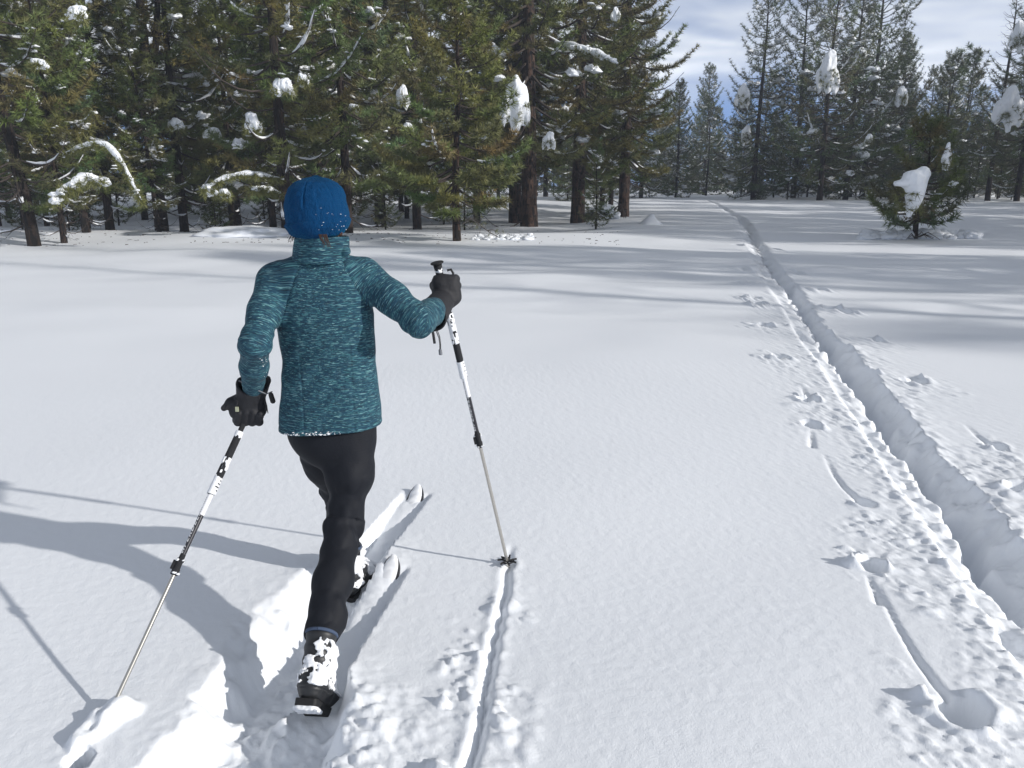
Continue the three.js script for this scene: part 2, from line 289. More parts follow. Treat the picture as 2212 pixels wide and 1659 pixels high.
// marks of the pole baskets: a hole with a lit rim, a scratch that leads in or out
const marks = [];
function mark(px, py, r, depth, rim = 0.02, from = null, rough = 1) { const p = G(px, py); marks.push({ x: p.x, z: p.z, r, depth, rim, rough, line: from && from.map(([a, b]) => G(a, b)) }); }
mark(2077, 1545, 0.085, 0.13, 0.03, [[1898, 1268], [1935, 1350], [1978, 1425], [2020, 1482], [2050, 1515]]);
mark(1881, 1216, 0.06, 0.09, 0.03, [[1876, 1240], [1888, 1272], [1900, 1302]], 1.4);
mark(1864, 1080, 0.062, 0.055, 0.012, [[1783, 979], [1800, 1015], [1822, 1045], [1850, 1070]]);
mark(1752, 917, 0.065, 0.08, 0.02, [[1752, 925], [1755, 962]], 1.2);
mark(1747, 866, 0.07, 0.07, 0.025, [[1733, 836], [1742, 855]], 1.3);
mark(1686, 775, 0.09, 0.08, 0.03, [[1672, 765], [1686, 775]], 1.5);
mark(1645, 700, 0.10, 0.08, 0.03, null, 1.6);
for (const [x, y] of [[1626, 641], [1611, 612], [1604, 582], [1588, 551], [1640, 655], [1598, 530]]) mark(x, y, 0.12, 0.07, 0.04, null, 1.6);
mark(2149, 962, 0.075, 0.07, 0.01, [[2089, 920], [2112, 940], [2135, 955]]);
mark(2206, 1056, 0.09, 0.10, 0.03);
mark(1977, 828, 0.10, 0.08, 0.03, [[1962, 815], [1975, 826]], 1.5);
mark(1885, 734, 0.10, 0.08, 0.03, [[1872, 726], [1885, 734]], 1.5);
for (const [x, y] of [[1826, 672], [1800, 665], [1768, 626], [1719, 590], [1699, 563], [1676, 541], [1662, 520]]) mark(x, y, 0.12, 0.07, 0.04, null, 1.6);
mark(172, 1632, 0.042, 0.16, 0.008, null, 0.3);
// patches where thrown snow roughens the surface: [x, y in the photograph, reach across, reach along]
const patches = [[1900, 1140, 0.24, 0.24, 1], [1850, 1000, 0.2, 0.3, 0.7], [1975, 1290, 0.10, 0.35, 0.7], [2180, 1010, 0.25, 0.4, 1], [2010, 842, 0.3, 0.45, 0.9], [1905, 745, 0.35, 0.6, 0.8], [2080, 1630, 0.26, 0.16, 0.9], [2160, 1500, 0.08, 0.3, 0.7], [1770, 890, 0.22, 0.35, 0.9], [1700, 790, 0.25, 0.5, 0.8], [1660, 705, 0.3, 0.8, 0.8], [1035, 1500, 0.16, 0.28, 0.9], [980, 1420, 0.05, 0.07, 1.5], [965, 1525, 0.04, 0.05, 1.8], [1100, 1590, 0.1, 0.12, 0.6]].map(([x, y, a, b, k]) => ({ ...G(x, y), a, b, k }));
function patchAt(q, x, z) { const w = (1 - Math.hypot((x - q.x) / q.a, (z - q.z) / q.b)) * 1.5 + 0.9 * fbm2(x * 7, z * 7, 3, 230); return w > 0 ? 0.72 * q.k * sstep(0, 0.7, w) * (0.5 * lumps(x, z, 0.026, 0.6, 231) + 0.5 * lumps(x, z, 0.055, 0.16, 241) + 0.008 * vn2(x * 50, z * 50, 251)) : 0; }
const mound = G(250, 1536), moundB = G(168, 1600);
function markAt(m, x, z) {
  const dx = x - m.x, dz = z - m.z, d = Math.hypot(dx, dz * 0.85), n = 0.75 + 0.5 * (0.5 + 0.5 * vn2(x * 14, z * 14, 181)) - 0.2, q = d / (m.r * n); let h = 0;
  if (q < 6) {
    h -= m.depth * (1 - sstep(0.62, 1.12, q));
    h += m.rim * Math.exp(-(((q - 1.35) / 0.35) ** 2)) * (0.6 + 0.6 * vn2(x * 22, z * 22, 182));
    const sp = sstep(4.5, 1.2, q) * sstep(0.9, 1.2, q) * sstep(-0.1, 0.4, fbm2(x * 6, z * 6, 2, 183) + 0.12);
    h += m.rough * sp * (0.5 * lumps(x, z, 0.035, 0.5, 191) + 0.45 * lumps(x, z, 0.08, 0.3, 201) + 0.004 * vn2(x * 60, z * 60, 184));
  }
  if (m.line) for (let i = 1; i < m.line.length; i++) {
    const a = m.line[i - 1], b = m.line[i], ux = b.x - a.x, uz = b.z - a.z, t = clamp(((x - a.x) * ux + (z - a.z) * uz) / (ux * ux + uz * uz)), e = Math.hypot(x - a.x - ux * t, z - a.z - uz * t), f = (i - 1 + t) / (m.line.length - 1);
    if (e < 0.06) h = Math.min(h, -(0.008 + 0.020 * f) * Math.exp(-((e / (0.0075 + 0.006 * f)) ** 2)));
  }
  return h;
}
const snowH = (() => {
  // grid lines, finer where the snow is near and broken
  const xs = [], zs = [];
  const run = (list, stops) => { for (let i = 0; i < stops.length - 1; i++) { const [a, s] = stops[i], [b, t] = stops[i + 1]; let x = a; while ((b > a ? x < b - 1e-6 : x > b + 1e-6)) { list.push(x); const k = clamp((x - a) / (b - a)); x += Math.sign(b - a) * lerp(s, t, k); } } list.push(stops.at(-1)[0]); };
  run(xs, [[-420, 30], [-60, 1.2], [-18, 0.25], [-5, 0.06], [-2.3, 0.015], [-1.4, 0.010], [1.2, 0.010], [2.2, 0.011], [3.4, 0.014], [5.5, 0.03], [11, 0.06], [19, 0.10], [24, 0.3], [60, 1.2], [420, 30]]);
  run(zs, [[140, 12], [30, 1.2], [3, 0.2], [-1.3, 0.025], [-1.75, 0.009]]); zs.pop();
  for (let d = 1.75; d < 130;) { zs.push(-d); d += clamp((d * d + 2.4) / 900, 0.009, 0.45); }
  run(zs, [[-130, 0.6], [-200, 4], [-700, 60]]);
  const nx = xs.length, nz = zs.length, pos = new Float32Array(nx * nz * 3), uv = new Float32Array(nx * nz * 2), H = new Float32Array(nx * nz);
  for (let j = 0; j < nz; j++) for (let i = 0; i < nx; i++) {
    const x = xs[i], z = zs[j], d = -z; let h = baseH(x, z);
    if (d > -0.6 && d < 78 && x > -3 && x < 24) h += trench(x, z) + skiTracks(x, z) + poleDrag(x, z);
    if (d < 7 && d > 1 && Math.abs(x) < 4) h += 0.0016 * fbm2(x * 42, z * 42, 2, 210);
    H[j * nx + i] = h;
  }
  const lo = (list, v, s) => { let a = 0, b = list.length; while (a < b) { const m = (a + b) >> 1; s * list[m] < s * v ? (a = m + 1) : (b = m); } return a; };
  for (const m of marks) {
    let r = m.r * 6, x0 = m.x - r, x1 = m.x + r, z0 = m.z - r, z1 = m.z + r; for (const p of m.line ?? []) { x0 = Math.min(x0, p.x - 0.06); x1 = Math.max(x1, p.x + 0.06); z0 = Math.min(z0, p.z - 0.06); z1 = Math.max(z1, p.z + 0.06); }
    for (let j = lo(zs, z1, -1); j < nz && zs[j] > z0; j++) for (let i = lo(xs, x0, 1); i < nx && xs[i] < x1; i++) {
      const a = xAt(rimL, zs[j]) - 0.03, b = xAt(rimR, zs[j]) + 0.03; if (xs[i] > a && xs[i] < b) continue;
      H[j * nx + i] += markAt(m, xs[i], zs[j]);
    }
  }
  for (const q of patches) for (let j = lo(zs, q.z + q.b * 1.4, -1); j < nz && zs[j] > q.z - q.b * 1.4; j++) for (let i = lo(xs, q.x - q.a * 1.4, 1); i < nx && xs[i] < q.x + q.a * 1.4; i++) { if (xs[i] > xAt(rimL, zs[j]) && xs[i] < xAt(rimR, zs[j])) continue; H[j * nx + i] += patchAt(q, xs[i], zs[j]); }
  for (let j = lo(zs, mound.z + 0.5, -1); j < nz && zs[j] > mound.z - 0.4; j++) for (let i = lo(xs, mound.x - 0.5, 1); i < nx && xs[i] < mound.x + 0.4; i++) {
    const x = xs[i], z = zs[j], ux = moundB.x - mound.x, uz = moundB.z - mound.z, t = clamp(((x - mound.x) * ux + (z - mound.z) * uz) / (ux * ux + uz * uz)), e = Math.hypot(x - mound.x - ux * t, z - mound.z - uz * t);
    const w = lerp(0.062, 0.035, t) * (1 + 0.25 * vn2(x * 20, z * 20, 221));
    H[j * nx + i] += lerp(0.06, 0.03, t) * (1 - sstep(0.35, 1.15, e / w)) * (1 + 0.3 * vn2(x * 30, z * 30, 222)) - 0.022 * Math.exp(-(((x - mound.x - ux * 0.45 + 0.01) / 0.02) ** 2 + ((z - mound.z - uz * 0.45) / 0.05) ** 2));
  }
  for (let j = 0; j < nz; j++) for (let i = 0; i < nx; i++) { const k = j * nx + i; pos[k * 3] = xs[i]; pos[k * 3 + 1] = H[k]; pos[k * 3 + 2] = zs[j]; uv[k * 2] = xs[i] / 0.62; uv[k * 2 + 1] = zs[j] / 0.62; }
  const idx = new Uint32Array((nx - 1) * (nz - 1) * 6); let o = 0;
  for (let j = 0; j < nz - 1; j++) for (let i = 0; i < nx - 1; i++) { const a = j * nx + i, b = a + 1, c = a + nx, d = c + 1; idx[o++] = a; idx[o++] = b; idx[o++] = c; idx[o++] = b; idx[o++] = d; idx[o++] = c; }
  const g = new THREE.BufferGeometry(); g.setAttribute('position', new THREE.BufferAttribute(pos, 3)); g.setAttribute('uv', new THREE.BufferAttribute(uv, 2)); g.setIndex(new THREE.BufferAttribute(idx, 1)); g.computeVertexNormals();
  top('snow_ground', g, M.snow, 'open field of snow with a ski trench, ski tracks and pole marks', 'snow', null, 'structure');
  console.log('ground', nx, nz, (idx.length / 3 / 1e6).toFixed(2) + 'M tris');
  return (x, z) => { const i = clamp(lo(xs, x, 1), 1, nx - 1), j = clamp(lo(zs, z, -1), 1, nz - 1), u = (x - xs[i - 1]) / (xs[i] - xs[i - 1]), v = (z - zs[j - 1]) / (zs[j] - zs[j - 1]); return lerp(lerp(H[(j - 1) * nx + i - 1], H[(j - 1) * nx + i], u), lerp(H[j * nx + i - 1], H[j * nx + i], u), v); };
})();

// ============================================================ pines
const barkTex = (seed, dark) => texture(256, 1024, (x, y) => {
  const u = x / 256, v = y / 1024, w = tileNoise(u * 6, v * 10, 2 * 1, 0) * 0, a = tileNoise(u * 8 + w, v * 14, 8, seed) - 0.5, p = tileNoise(u * 16 + a * 2.2 + 16, v * 10 + 10, 16, seed + 1), f = tileNoise(u * 64, v * 64, 64, seed + 2), k = tileNoise(u * 8, v * 32, 8, seed + 4);
  const furrow = sstep(0.30, 0.48, p) * sstep(0.12, 0.24, k), t = 0.75 + 0.5 * (f - 0.5) + 0.35 * (tileNoise(u * 4, v * 8, 4, seed + 3) - 0.5);
  const c = [0.36, 0.275, 0.225].map((q, i) => lerp([0.10, 0.078, 0.065][i], q * t, furrow) * dark); return c;
});
const barkBump = texture(256, 1024, (x, y) => { const u = x / 256, v = y / 1024, a = tileNoise(u * 8, v * 14, 8, 31) - 0.5, p = tileNoise(u * 16 + a * 2.2 + 16, v * 10 + 10, 16, 32), k = tileNoise(u * 8, v * 32, 8, 35), f = tileNoise(u * 64, v * 64, 64, 33); const h = sstep(0.2, 0.55, p) * sstep(0.08, 0.28, k) * 0.8 + f * 0.2; return [h, h, h]; }, false);
M.bark = std({ map: barkTex(31, 1), bumpMap: barkBump, bumpScale: 0.03, roughness: 0.95 });
M.barkDark = std({ map: barkTex(31, 0.62), bumpMap: barkBump, bumpScale: 0.03, roughness: 0.95 });
M.twig = std({ color: lin(0.055, 0.043, 0.036), roughness: 0.95 });
M.greyTwig = std({ color: lin(0.11, 0.10, 0.092), roughness: 0.95 });
M.needle = std({ color: lin(1, 1, 1), vertexColors: true, roughness: 0.62, side: THREE.DoubleSide });

// one tuft of long needles at p, growing along a
function tuft(g, p, a, size, n, R, tone) {
  const b = V(0.3, 0.8, 0.5).cross(a).normalize(), c = V().crossVectors(a, b), f = tone ?? [1, 1, 1];
  for (let i = 0; i < n; i++) {
    const th = (i / n) * 6.283 * 2.6 + R() * 1.2, sp = 0.25 + 1.05 * Math.sqrt(R()), cs = Math.cos(sp), sn = Math.sin(sp), l = size * (0.72 + 0.45 * R());
    let x = a.x * cs + (b.x * Math.cos(th) + c.x * Math.sin(th)) * sn, y = a.y * cs + (b.y * Math.cos(th) + c.y * Math.sin(th)) * sn - 0.10, z = a.z * cs + (b.z * Math.cos(th) + c.z * Math.sin(th)) * sn;
    const w = size * 0.052 * (0.8 + 0.5 * R()); let wx = y * 0.4 - z * (R() - 0.5) * 2, wy = z * (R() - 0.2) - x * 0.4, wz = x * (R() - 0.5) * 2 - y * (R() - 0.2); const wl = Math.hypot(wx, wy, wz) || 1; wx *= w / wl; wy *= w / wl; wz *= w / wl;
    let nx = y * wz - z * wy, ny = z * wx - x * wz, nz = x * wy - y * wx; const nl = Math.hypot(nx, ny, nz) || 1; nx /= nl; ny /= nl; nz /= nl;
    const off = -0.25 * R() * size, k = 0.8 + 0.4 * R(), col = [f[0] * k, f[1] * k, f[2] * k];
    const ox = p.x + a.x * off, oy = p.y + a.y * off, oz = p.z + a.z * off;
    const i0 = g.v(ox + wx, oy + wy, oz + wz, nx, ny, nz, 0, 0, col), i1 = g.v(ox - wx, oy - wy, oz - wz, nx, ny, nz, 0, 0, col), i2 = g.v(ox + x * l, oy + y * l, oz + z * l, nx, ny, nz, 0, 0, col);
    g.i.push(i0, i1, i2);
  }
}
// o: seed, h, r0, base (first green limb), radius(t) of the crown, gap between whorls, per whorl, tuft size, needles per tuft, snow 0..1, lean, fork, stubs
function pine(o) {
  const R = rng(o.seed * 7919 + 13), trunk = new Geo(), limbs = new Geo(), crown = new Geo(), snow = new Geo(), clumps = [];
  const lean = o.lean ?? [0, 0], ph = R() * 6, wob = o.wobble ?? 0.10;
  const axis = (y, f) => { const t = y / o.h; return V(lean[0] * y + wob * Math.sin(t * 5 + ph) * t * 1.5 + (f ? f[0] * Math.pow(Math.max(0, y - f[2]), 0.8) : 0), y, lean[1] * y + wob * Math.cos(t * 4.3 + ph) * t * 1.5 + (f ? f[1] * Math.pow(Math.max(0, y - f[2]), 0.8) : 0)); };
  const rad = (y) => o.r0 * (Math.pow(1 - clamp(y / o.h), 0.8) * 0.93 + 0.02) * (1 + 0.22 * Math.exp(-y / (o.r0 * 1.6)));
  const stems = [null, ...(o.forks ?? [])];
  const us = Math.max(1, Math.round(o.r0 * 6.283 / 0.8)), k = o.r0 > 0.2 ? 14 : 9;
  for (const f of stems) {
    const y0 = f ? f[2] - 0.2 : -0.5, pts = [], n = Math.ceil((o.h - y0) / 0.55); for (let i = 0; i <= n; i++) pts.push(axis(lerp(y0, o.h * (f ? 0.93 : 1), i / n), f));
    trunk.tube(pts, (t) => Math.max(0.008, rad(lerp(Math.max(0, y0), o.h, t)) * (f ? 0.72 : 1)), k, (t, j) => 0.11 * (hash(j, Math.floor(t * n * 1.7), o.seed) - 0.5), true, us);
  }
  for (let i = 0; i < trunk.u.length; i += 2) { trunk.u[i + 1] /= 3.2; }
  const tint = o.tint ?? [1, 1, 1], grow = (y, az, len, elev, dead, f, sIn) => {
    const p0 = axis(y, f), d = V(Math.cos(az), 0, Math.sin(az)), n = 6, pts = [], sag = (o.sag ?? 0.22) * len * (0.7 + 0.6 * R()), upturn = (o.upturn ?? 0.30) * len * (0.6 + 0.8 * R()), side = (R() - 0.5) * 0.35 * len, q = V(-d.z, 0, d.x);
    for (let i = 0; i <= n; i++) { const s = i / n; pts.push(p0.clone().addScaledVector(d, len * s).addScaledVector(q, side * s * s + 0.03 * len * (R() - 0.5) * s).add(V(0, Math.tan(elev) * len * s - sag * Math.sin(s * 2.2) + upturn * s * s * s, 0))); }
    const r1 = Math.min(rad(y) * 0.55, 0.010 + len * (o.thick ?? 0.0105));
    limbs.tube(pts, (t) => r1 * (1 - 0.85 * t) + 0.003, 5, null, false);
    const at = (s) => { const i = Math.min(n - 1, Math.floor(s * n)); return pts[i].clone().lerp(pts[i + 1], s * n - i); }, dir = (s) => { const i = Math.min(n - 1, Math.floor(s * n)); return pts[i + 1].clone().sub(pts[i]).normalize(); };
    const tone = tint.map((c, i) => c * (0.8 + 0.4 * R()) * (i === 0 ? 0.9 + 0.22 * R() : 1));
    const loaded = R() < (o.snow ?? 0) * (dead ? 0.7 : 1);
    // twigs that leave the limb to both sides
    const count = dead ? Math.round(len * 3) : Math.max(3, Math.round(len / (o.twigGap ?? 0.15)));
    for (let i = 0; i < count; i++) {
      const s = lerp(dead ? 0.25 : sIn ?? 0.28, 0.98, (i + R() * 0.8) / count), p = at(s), t = dir(s), sd = i & 1 ? 1 : -1, l = (dead ? 0.35 : 0.22 + 0.42 * (1 - s) * Math.min(1.6, len * 0.55)) * (0.6 + 0.7 * R());
      const v = t.clone().multiplyScalar(0.75).addScaledVector(q, sd * (0.5 + 0.5 * R())).add(V(0, (dead ? -0.25 : 0.1) + 0.35 * (R() - 0.35), 0)).normalize(), e = p.clone().addScaledVector(v, l).add(V(0, -0.06 * l + (dead ? -0.1 * l : 0), 0));
      limbs.tube([p, p.clone().lerp(e, 0.5).add(V(0, 0.02 * l, 0)), e], (t) => 0.006 * (1 - 0.6 * t) * (1 + len * 0.3), 3, null, false);
      if (dead) continue;
      const m = Math.max(1, Math.round(l / (o.tuftGap ?? 0.105)));
      for (let j = 0; j < m; j++) {
        const u = lerp(0.35, 1.03, m === 1 ? 1 : j / (m - 1)), tp = p.clone().lerp(e, u).add(V((R() - 0.5) * 0.07, (R() - 0.4) * 0.07, (R() - 0.5) * 0.07)), a = v.clone().add(V((R() - 0.5) * 0.9, 0.25 + (R() - 0.4) * 0.6, (R() - 0.5) * 0.9)).normalize();
        tuft(crown, tp, a, o.size * (0.8 + 0.4 * R()), o.n, R, tone);
        if (loaded && R() < 0.075) snow.blob(tp.x, tp.y + 0.04, tp.z, 0.05 + 0.09 * R(), 0.022 + 0.035 * R(), 0.05 + 0.09 * R(), R() * 50, 1, 0.7);
      }
    }
    if (!dead) for (let j = 0; j < 4; j++) tuft(crown, at(0.8 + 0.2 * j / 3), dir(0.95).add(V((R() - 0.5) * 0.6, 0.2, (R() - 0.5) * 0.6)).normalize(), o.size, o.n, R, tone);
    // snow that lies along the limb
    if (loaded && len > 0.5) {
      const s0 = 0.12 + 0.4 * R(), s1 = s0 + 0.25 + 0.35 * R(), w = (0.022 + 0.022 * R()) * Math.min(1.6, 0.6 + len * 0.35), sp = []; for (let i = 0; i <= 7; i++) sp.push(at(Math.min(0.97, lerp(s0, s1, i / 7))).add(V(0, r1 * 0.5 + w * 0.55, 0)));
      snow.tube(sp, (t) => w * Math.pow(Math.sin(Math.PI * clamp(t, 0.04, 0.96)), 0.5) * (0.75 + 0.6 * R()), 6, (t, j) => 0.5 * (hash(j, Math.floor(t * 9), o.seed + Math.floor(len * 991)) - 0.5));
      if (R() < (o.clump ?? 0.25) && !dead) {
        const c = at(0.55 + 0.35 * R()), r = (0.10 + 0.16 * R() * R()) * (o.clumpSize ?? 1); for (let b = 0; b < 3; b++) snow.blob(c.x + (R() - 0.5) * r * 1.6, c.y + r * (0.3 + 0.2 * R() - 0.25 * b), c.z + (R() - 0.5) * r * 1.6, r * (0.7 + 0.5 * R()), r * (0.4 + 0.4 * R()), r * (0.7 + 0.4 * R()), R() * 90, 2, 0.75);
      }
    }
  };
  let az = R() * 6.28, whorl = 0;
  for (let y = o.base; y < o.h - 0.15; y += o.gap * (0.75 + 0.5 * R()) * (y > o.h * 0.8 ? 0.75 : 1)) {
    const t = (y - o.base) / (o.h - o.base), per = Math.max(2, Math.round(o.per * (0.75 + 0.5 * R()))); whorl++;
    for (let i = 0; i < per; i++) {
      az += 6.283 / per + (R() - 0.5) * 0.9; if (i === 0) az += 2.4;
      const len = o.radius(t) * (0.62 + 0.55 * R()), elev = lerp(o.e0 ?? -0.15, o.e1 ?? 0.75, Math.pow(t, 1.2)) + (R() - 0.5) * 0.25;
      if (len > 0.12) grow(y + (R() - 0.5) * o.gap * 0.6, az, len, elev, R() < (o.bare ?? 0), stems[Math.floor(R() * stems.length * (y > (o.forks?.[0]?.[2] ?? 1e9) + 0.4 ? 1 : 0))] ?? null);
    }
  }
  for (const f of stems) for (let j = 0; j < 6; j++) tuft(crown, axis(o.h * (f ? 0.93 : 1) - 0.1 * j, f), V((R() - 0.5) * 0.8, 1, (R() - 0.5) * 0.8).normalize(), o.size, o.n, R, tint);
  for (let i = 0; i < (o.stubs ?? 0); i++) grow(lerp(0.5, o.base, R()), R() * 6.28, (0.4 + 1.1 * R()) * (o.stubLen ?? 1), -0.25 + 0.3 * R(), true, null);
  return { o, trunk: trunk.build(), limbs: limbs.build(), crown: crown.tris ? crown.build() : null, snow: snow.tris ? snow.build() : null, count: crown.tris + limbs.tris + trunk.tris + snow.tris };
}
const G0 = [0.142, 0.150, 0.042], G1 = [0.112, 0.130, 0.042], G2 = [0.100, 0.122, 0.042];
const kinds = {
  // the small bushy pine that stands alone in front
  front: pine({ seed: 3, h: 7.4, r0: 0.135, base: 1.2, radius: (t) => 2.35 * Math.pow(1 - t, 0.62) * (0.55 + 0.45 * sstep(0, 0.12, t)), gap: 0.34, per: 5, size: 0.22, n: 18, snow: 0.10, clump: 0.15, e0: -0.30, e1: 0.8, sag: 0.12, upturn: 0.32, tint: G0, bark: 0, tuftGap: 0.12 }),
  // tall pine of the left wood, green nearly to the ground
  full: pine({ seed: 11, h: 13.5, r0: 0.17, base: 1.9, radius: (t) => 2.7 * Math.pow(1 - t, 0.5) * (0.6 + 0.4 * sstep(0, 0.15, t)), gap: 0.5, per: 4.4, size: 0.24, n: 17, snow: 0.42, clump: 0.35, e0: -0.22, e1: 0.7, sag: 0.25, upturn: 0.35, tint: G1, stubs: 12, tuftGap: 0.135, twigGap: 0.19 }),
  open: pine({ seed: 23, h: 15, r0: 0.2, base: 2.6, radius: (t) => 3.1 * Math.pow(1 - t, 0.45) * (0.7 + 0.3 * sstep(0, 0.2, t)), gap: 0.62, per: 3.8, size: 0.25, n: 18, snow: 0.5, clump: 0.4, e0: -0.12, e1: 0.8, sag: 0.18, upturn: 0.4, tint: G0, stubs: 18, bare: 0.12, tuftGap: 0.135, twigGap: 0.19, stubLen: 1.4 }),
  // old pine with a thick trunk and a high crown
  old: pine({ seed: 37, h: 21, r0: 0.40, base: 3.6, radius: (t) => 4.4 * Math.pow(1 - t, 0.4) * (0.62 + 0.38 * sstep(0, 0.2, t)), gap: 0.58, per: 5.2, size: 0.28, n: 16, snow: 0.42, clump: 0.45, clumpSize: 1.3, e0: -0.25, e1: 0.7, sag: 0.24, upturn: 0.3, tint: G0, stubs: 10, bare: 0.08, stubLen: 1.7, tuftGap: 0.145, twigGap: 0.19, thick: 0.014 }),
  forked: pine({ seed: 41, h: 16, r0: 0.26, base: 2.4, radius: (t) => 3.0 * Math.pow(1 - t, 0.4), gap: 0.55, per: 4, size: 0.25, n: 17, snow: 0.5, clump: 0.4, e0: -0.15, e1: 0.7, sag: 0.2, upturn: 0.35, tint: G1, stubs: 14, bare: 0.15, forks: [[0.22, 0.05, 4.6], [-0.26, 0.03, 5.2]], tuftGap: 0.14, twigGap: 0.2 }),
  // tapering pines across the field
  spire: pine({ seed: 53, h: 17, r0: 0.24, base: 1.1, radius: (t) => 3.7 * Math.pow(1 - t, 0.8) * (0.6 + 0.4 * sstep(0, 0.1, t)) + 0.4, gap: 0.58, per: 5, size: 0.30, n: 12, snow: 0.45, clump: 0.55, clumpSize: 1.5, e0: -0.30, e1: 0.85, sag: 0.2, upturn: 0.42, tint: G2, stubs: 8, tuftGap: 0.18, twigGap: 0.25 }),
  tall: pine({ seed: 59, h: 17.5, r0: 0.25, base: 1.9, radius: (t) => 4.2 * Math.pow(1 - t, 0.65) * (0.65 + 0.35 * sstep(0, 0.15, t)) + 0.3, gap: 0.62, per: 4.6, size: 0.30, n: 12, snow: 0.45, clump: 0.55, clumpSize: 1.5, e0: -0.2, e1: 0.9, sag: 0.15, upturn: 0.5, tint: G2, stubs: 10, bare: 0.05, tuftGap: 0.18, twigGap: 0.25 }),
  small: pine({ seed: 61, h: 9, r0: 0.12, base: 0.9, radius: (t) => 2.0 * Math.pow(1 - t, 0.8) * (0.6 + 0.4 * sstep(0, 0.1, t)) + 0.15, gap: 0.5, per: 4.4, size: 0.30, n: 11, snow: 0.5, clump: 0.5, e0: -0.25, e1: 0.7, sag: 0.2, upturn: 0.4, tint: G2, tuftGap: 0.18, twigGap: 0.24 }),
  sapling: pine({ seed: 72, h: 3.75, r0: 0.11, base: 0.62, radius: (t) => 1.72 * Math.pow(1 - t, 0.85) * (0.7 + 0.3 * sstep(0, 0.15, t)) + 0.1, gap: 0.25, per: 4.2, size: 0.25, n: 16, snow: 0.12, clump: 0.1, e0: -0.15, e1: 1.0, sag: 0.10, upturn: 0.40, tint: [0.115, 0.132, 0.046], tuftGap: 0.15, twigGap: 0.175, thick: 0.016, wobble: 0.16 }),
  snag: pine({ seed: 83, h: 14, r0: 0.2, base: 3, radius: (t) => 2.0 * Math.pow(1 - t, 0.7) + 0.2, gap: 0.42, per: 4, size: 0.2, n: 3, bare: 1, snow: 0.15, e0: 0.0, e1: 0.5, sag: 0.1, upturn: 0.2, tint: G1 }),
};
console.log('pines', Object.entries(kinds).map(([k, v]) => k + ' ' + (v.count / 1e3).toFixed(0) + 'k').join(', '));
const made = {};
function tree(kind, name, pos, { turn = 0, scale = 1, wide = 1, tilt = [0, 0], label, group } = {}) {
  const k = kinds[kind]; let t;
  if (made[kind]) { t = made[kind].clone(); t.name = numbered(name); scene.add(t); t.userData = {}; for (const c of [...t.children]) if (c.userData.own) t.remove(c); }
  else {
    t = made[kind] = thing(name);
    part('trunk', k.trunk, k.o.r0 > 0.3 || kind === 'front' ? M.bark : M.barkDark, t);
    part('branches', k.limbs, kind === 'snag' ? M.greyTwig : M.twig, t, null, 'stuff');
    if (k.crown && kind !== 'snag') part('crown', k.crown, M.needle, t, null, 'stuff');
    if (k.snow) part('branch_snow', k.snow, M.treeSnow, t, null, 'stuff');
  }
  t.position.copy(pos); t.rotation.set(tilt[0], turn, tilt[1], 'ZXY'); t.scale.set(scale * wide, scale, scale * wide);
  return tag(t, label, 'pine tree', group);
}
// a drooping bough under a long ridge of snow, through points [x, y, metres ahead]
function snowyBough(t, list, w, seed) {
  const R = rng(seed * 77 + 5), curve = new THREE.CatmullRomCurve3(list.map((q) => U(...q))), n = 26, pts = curve.getPoints(n), o = pts[0].clone(), wood = new Geo(), snow = new Geo(), leaf = new Geo();
  for (const p of pts) p.sub(o);
  wood.tube(pts, (k) => 0.04 * (1 - 0.75 * k), 6);
  snow.tube(pts.map((p) => p.clone().add(V(0, w * 0.32, 0))), (k, i) => w * Math.pow(Math.sin(Math.PI * clamp(k * 0.9 + 0.08, 0.03, 0.97)), 0.6) * (0.55 + 0.7 * (0.5 + 0.5 * vn2(i * 0.45, seed, 3))), 10, (k, j) => 0.35 * (hash(j, Math.floor(k * 20), seed) - 0.5));
  for (let i = 0; i < n * 0.55; i++) { const p = pts[Math.floor(R() * n)]; snow.blob(p.x + (R() - 0.5) * w, p.y + w * 0.2 - w * 0.9 * R() * R(), p.z + (R() - 0.3) * w, w * (0.5 + 0.5 * R()), w * (0.4 + 0.5 * R()), w * (0.5 + 0.4 * R()), seed + i, 2, 0.6); }
  for (let i = 0; i < n * 5; i++) { const p = pts[Math.floor(R() * (n + 1))], d = V((R() - 0.5) * 1.4, -0.5 + 0.6 * R(), (R() - 0.4) * 1.2).normalize(); tuft(leaf, p.clone().addScaledVector(d, w * (0.5 + 0.9 * R())), d, 0.2, 12, R, kinds.open.o.tint); }
  t.updateMatrixWorld(true); const s = t.scale;
  for (const [name, g, m, kind] of [['bough', wood, M.twig], ['bough_snow', snow, M.treeSnow], ['needles', leaf, M.needle, 'stuff']]) { const q = part(name, g.build(), m, t, null, kind); q.userData.own = true; q.position.copy(t.worldToLocal(o.clone())); q.scale.set(1 / s.x, 1 / s.y, 1 / s.z); q.quaternion.copy(t.quaternion).invert(); }
}
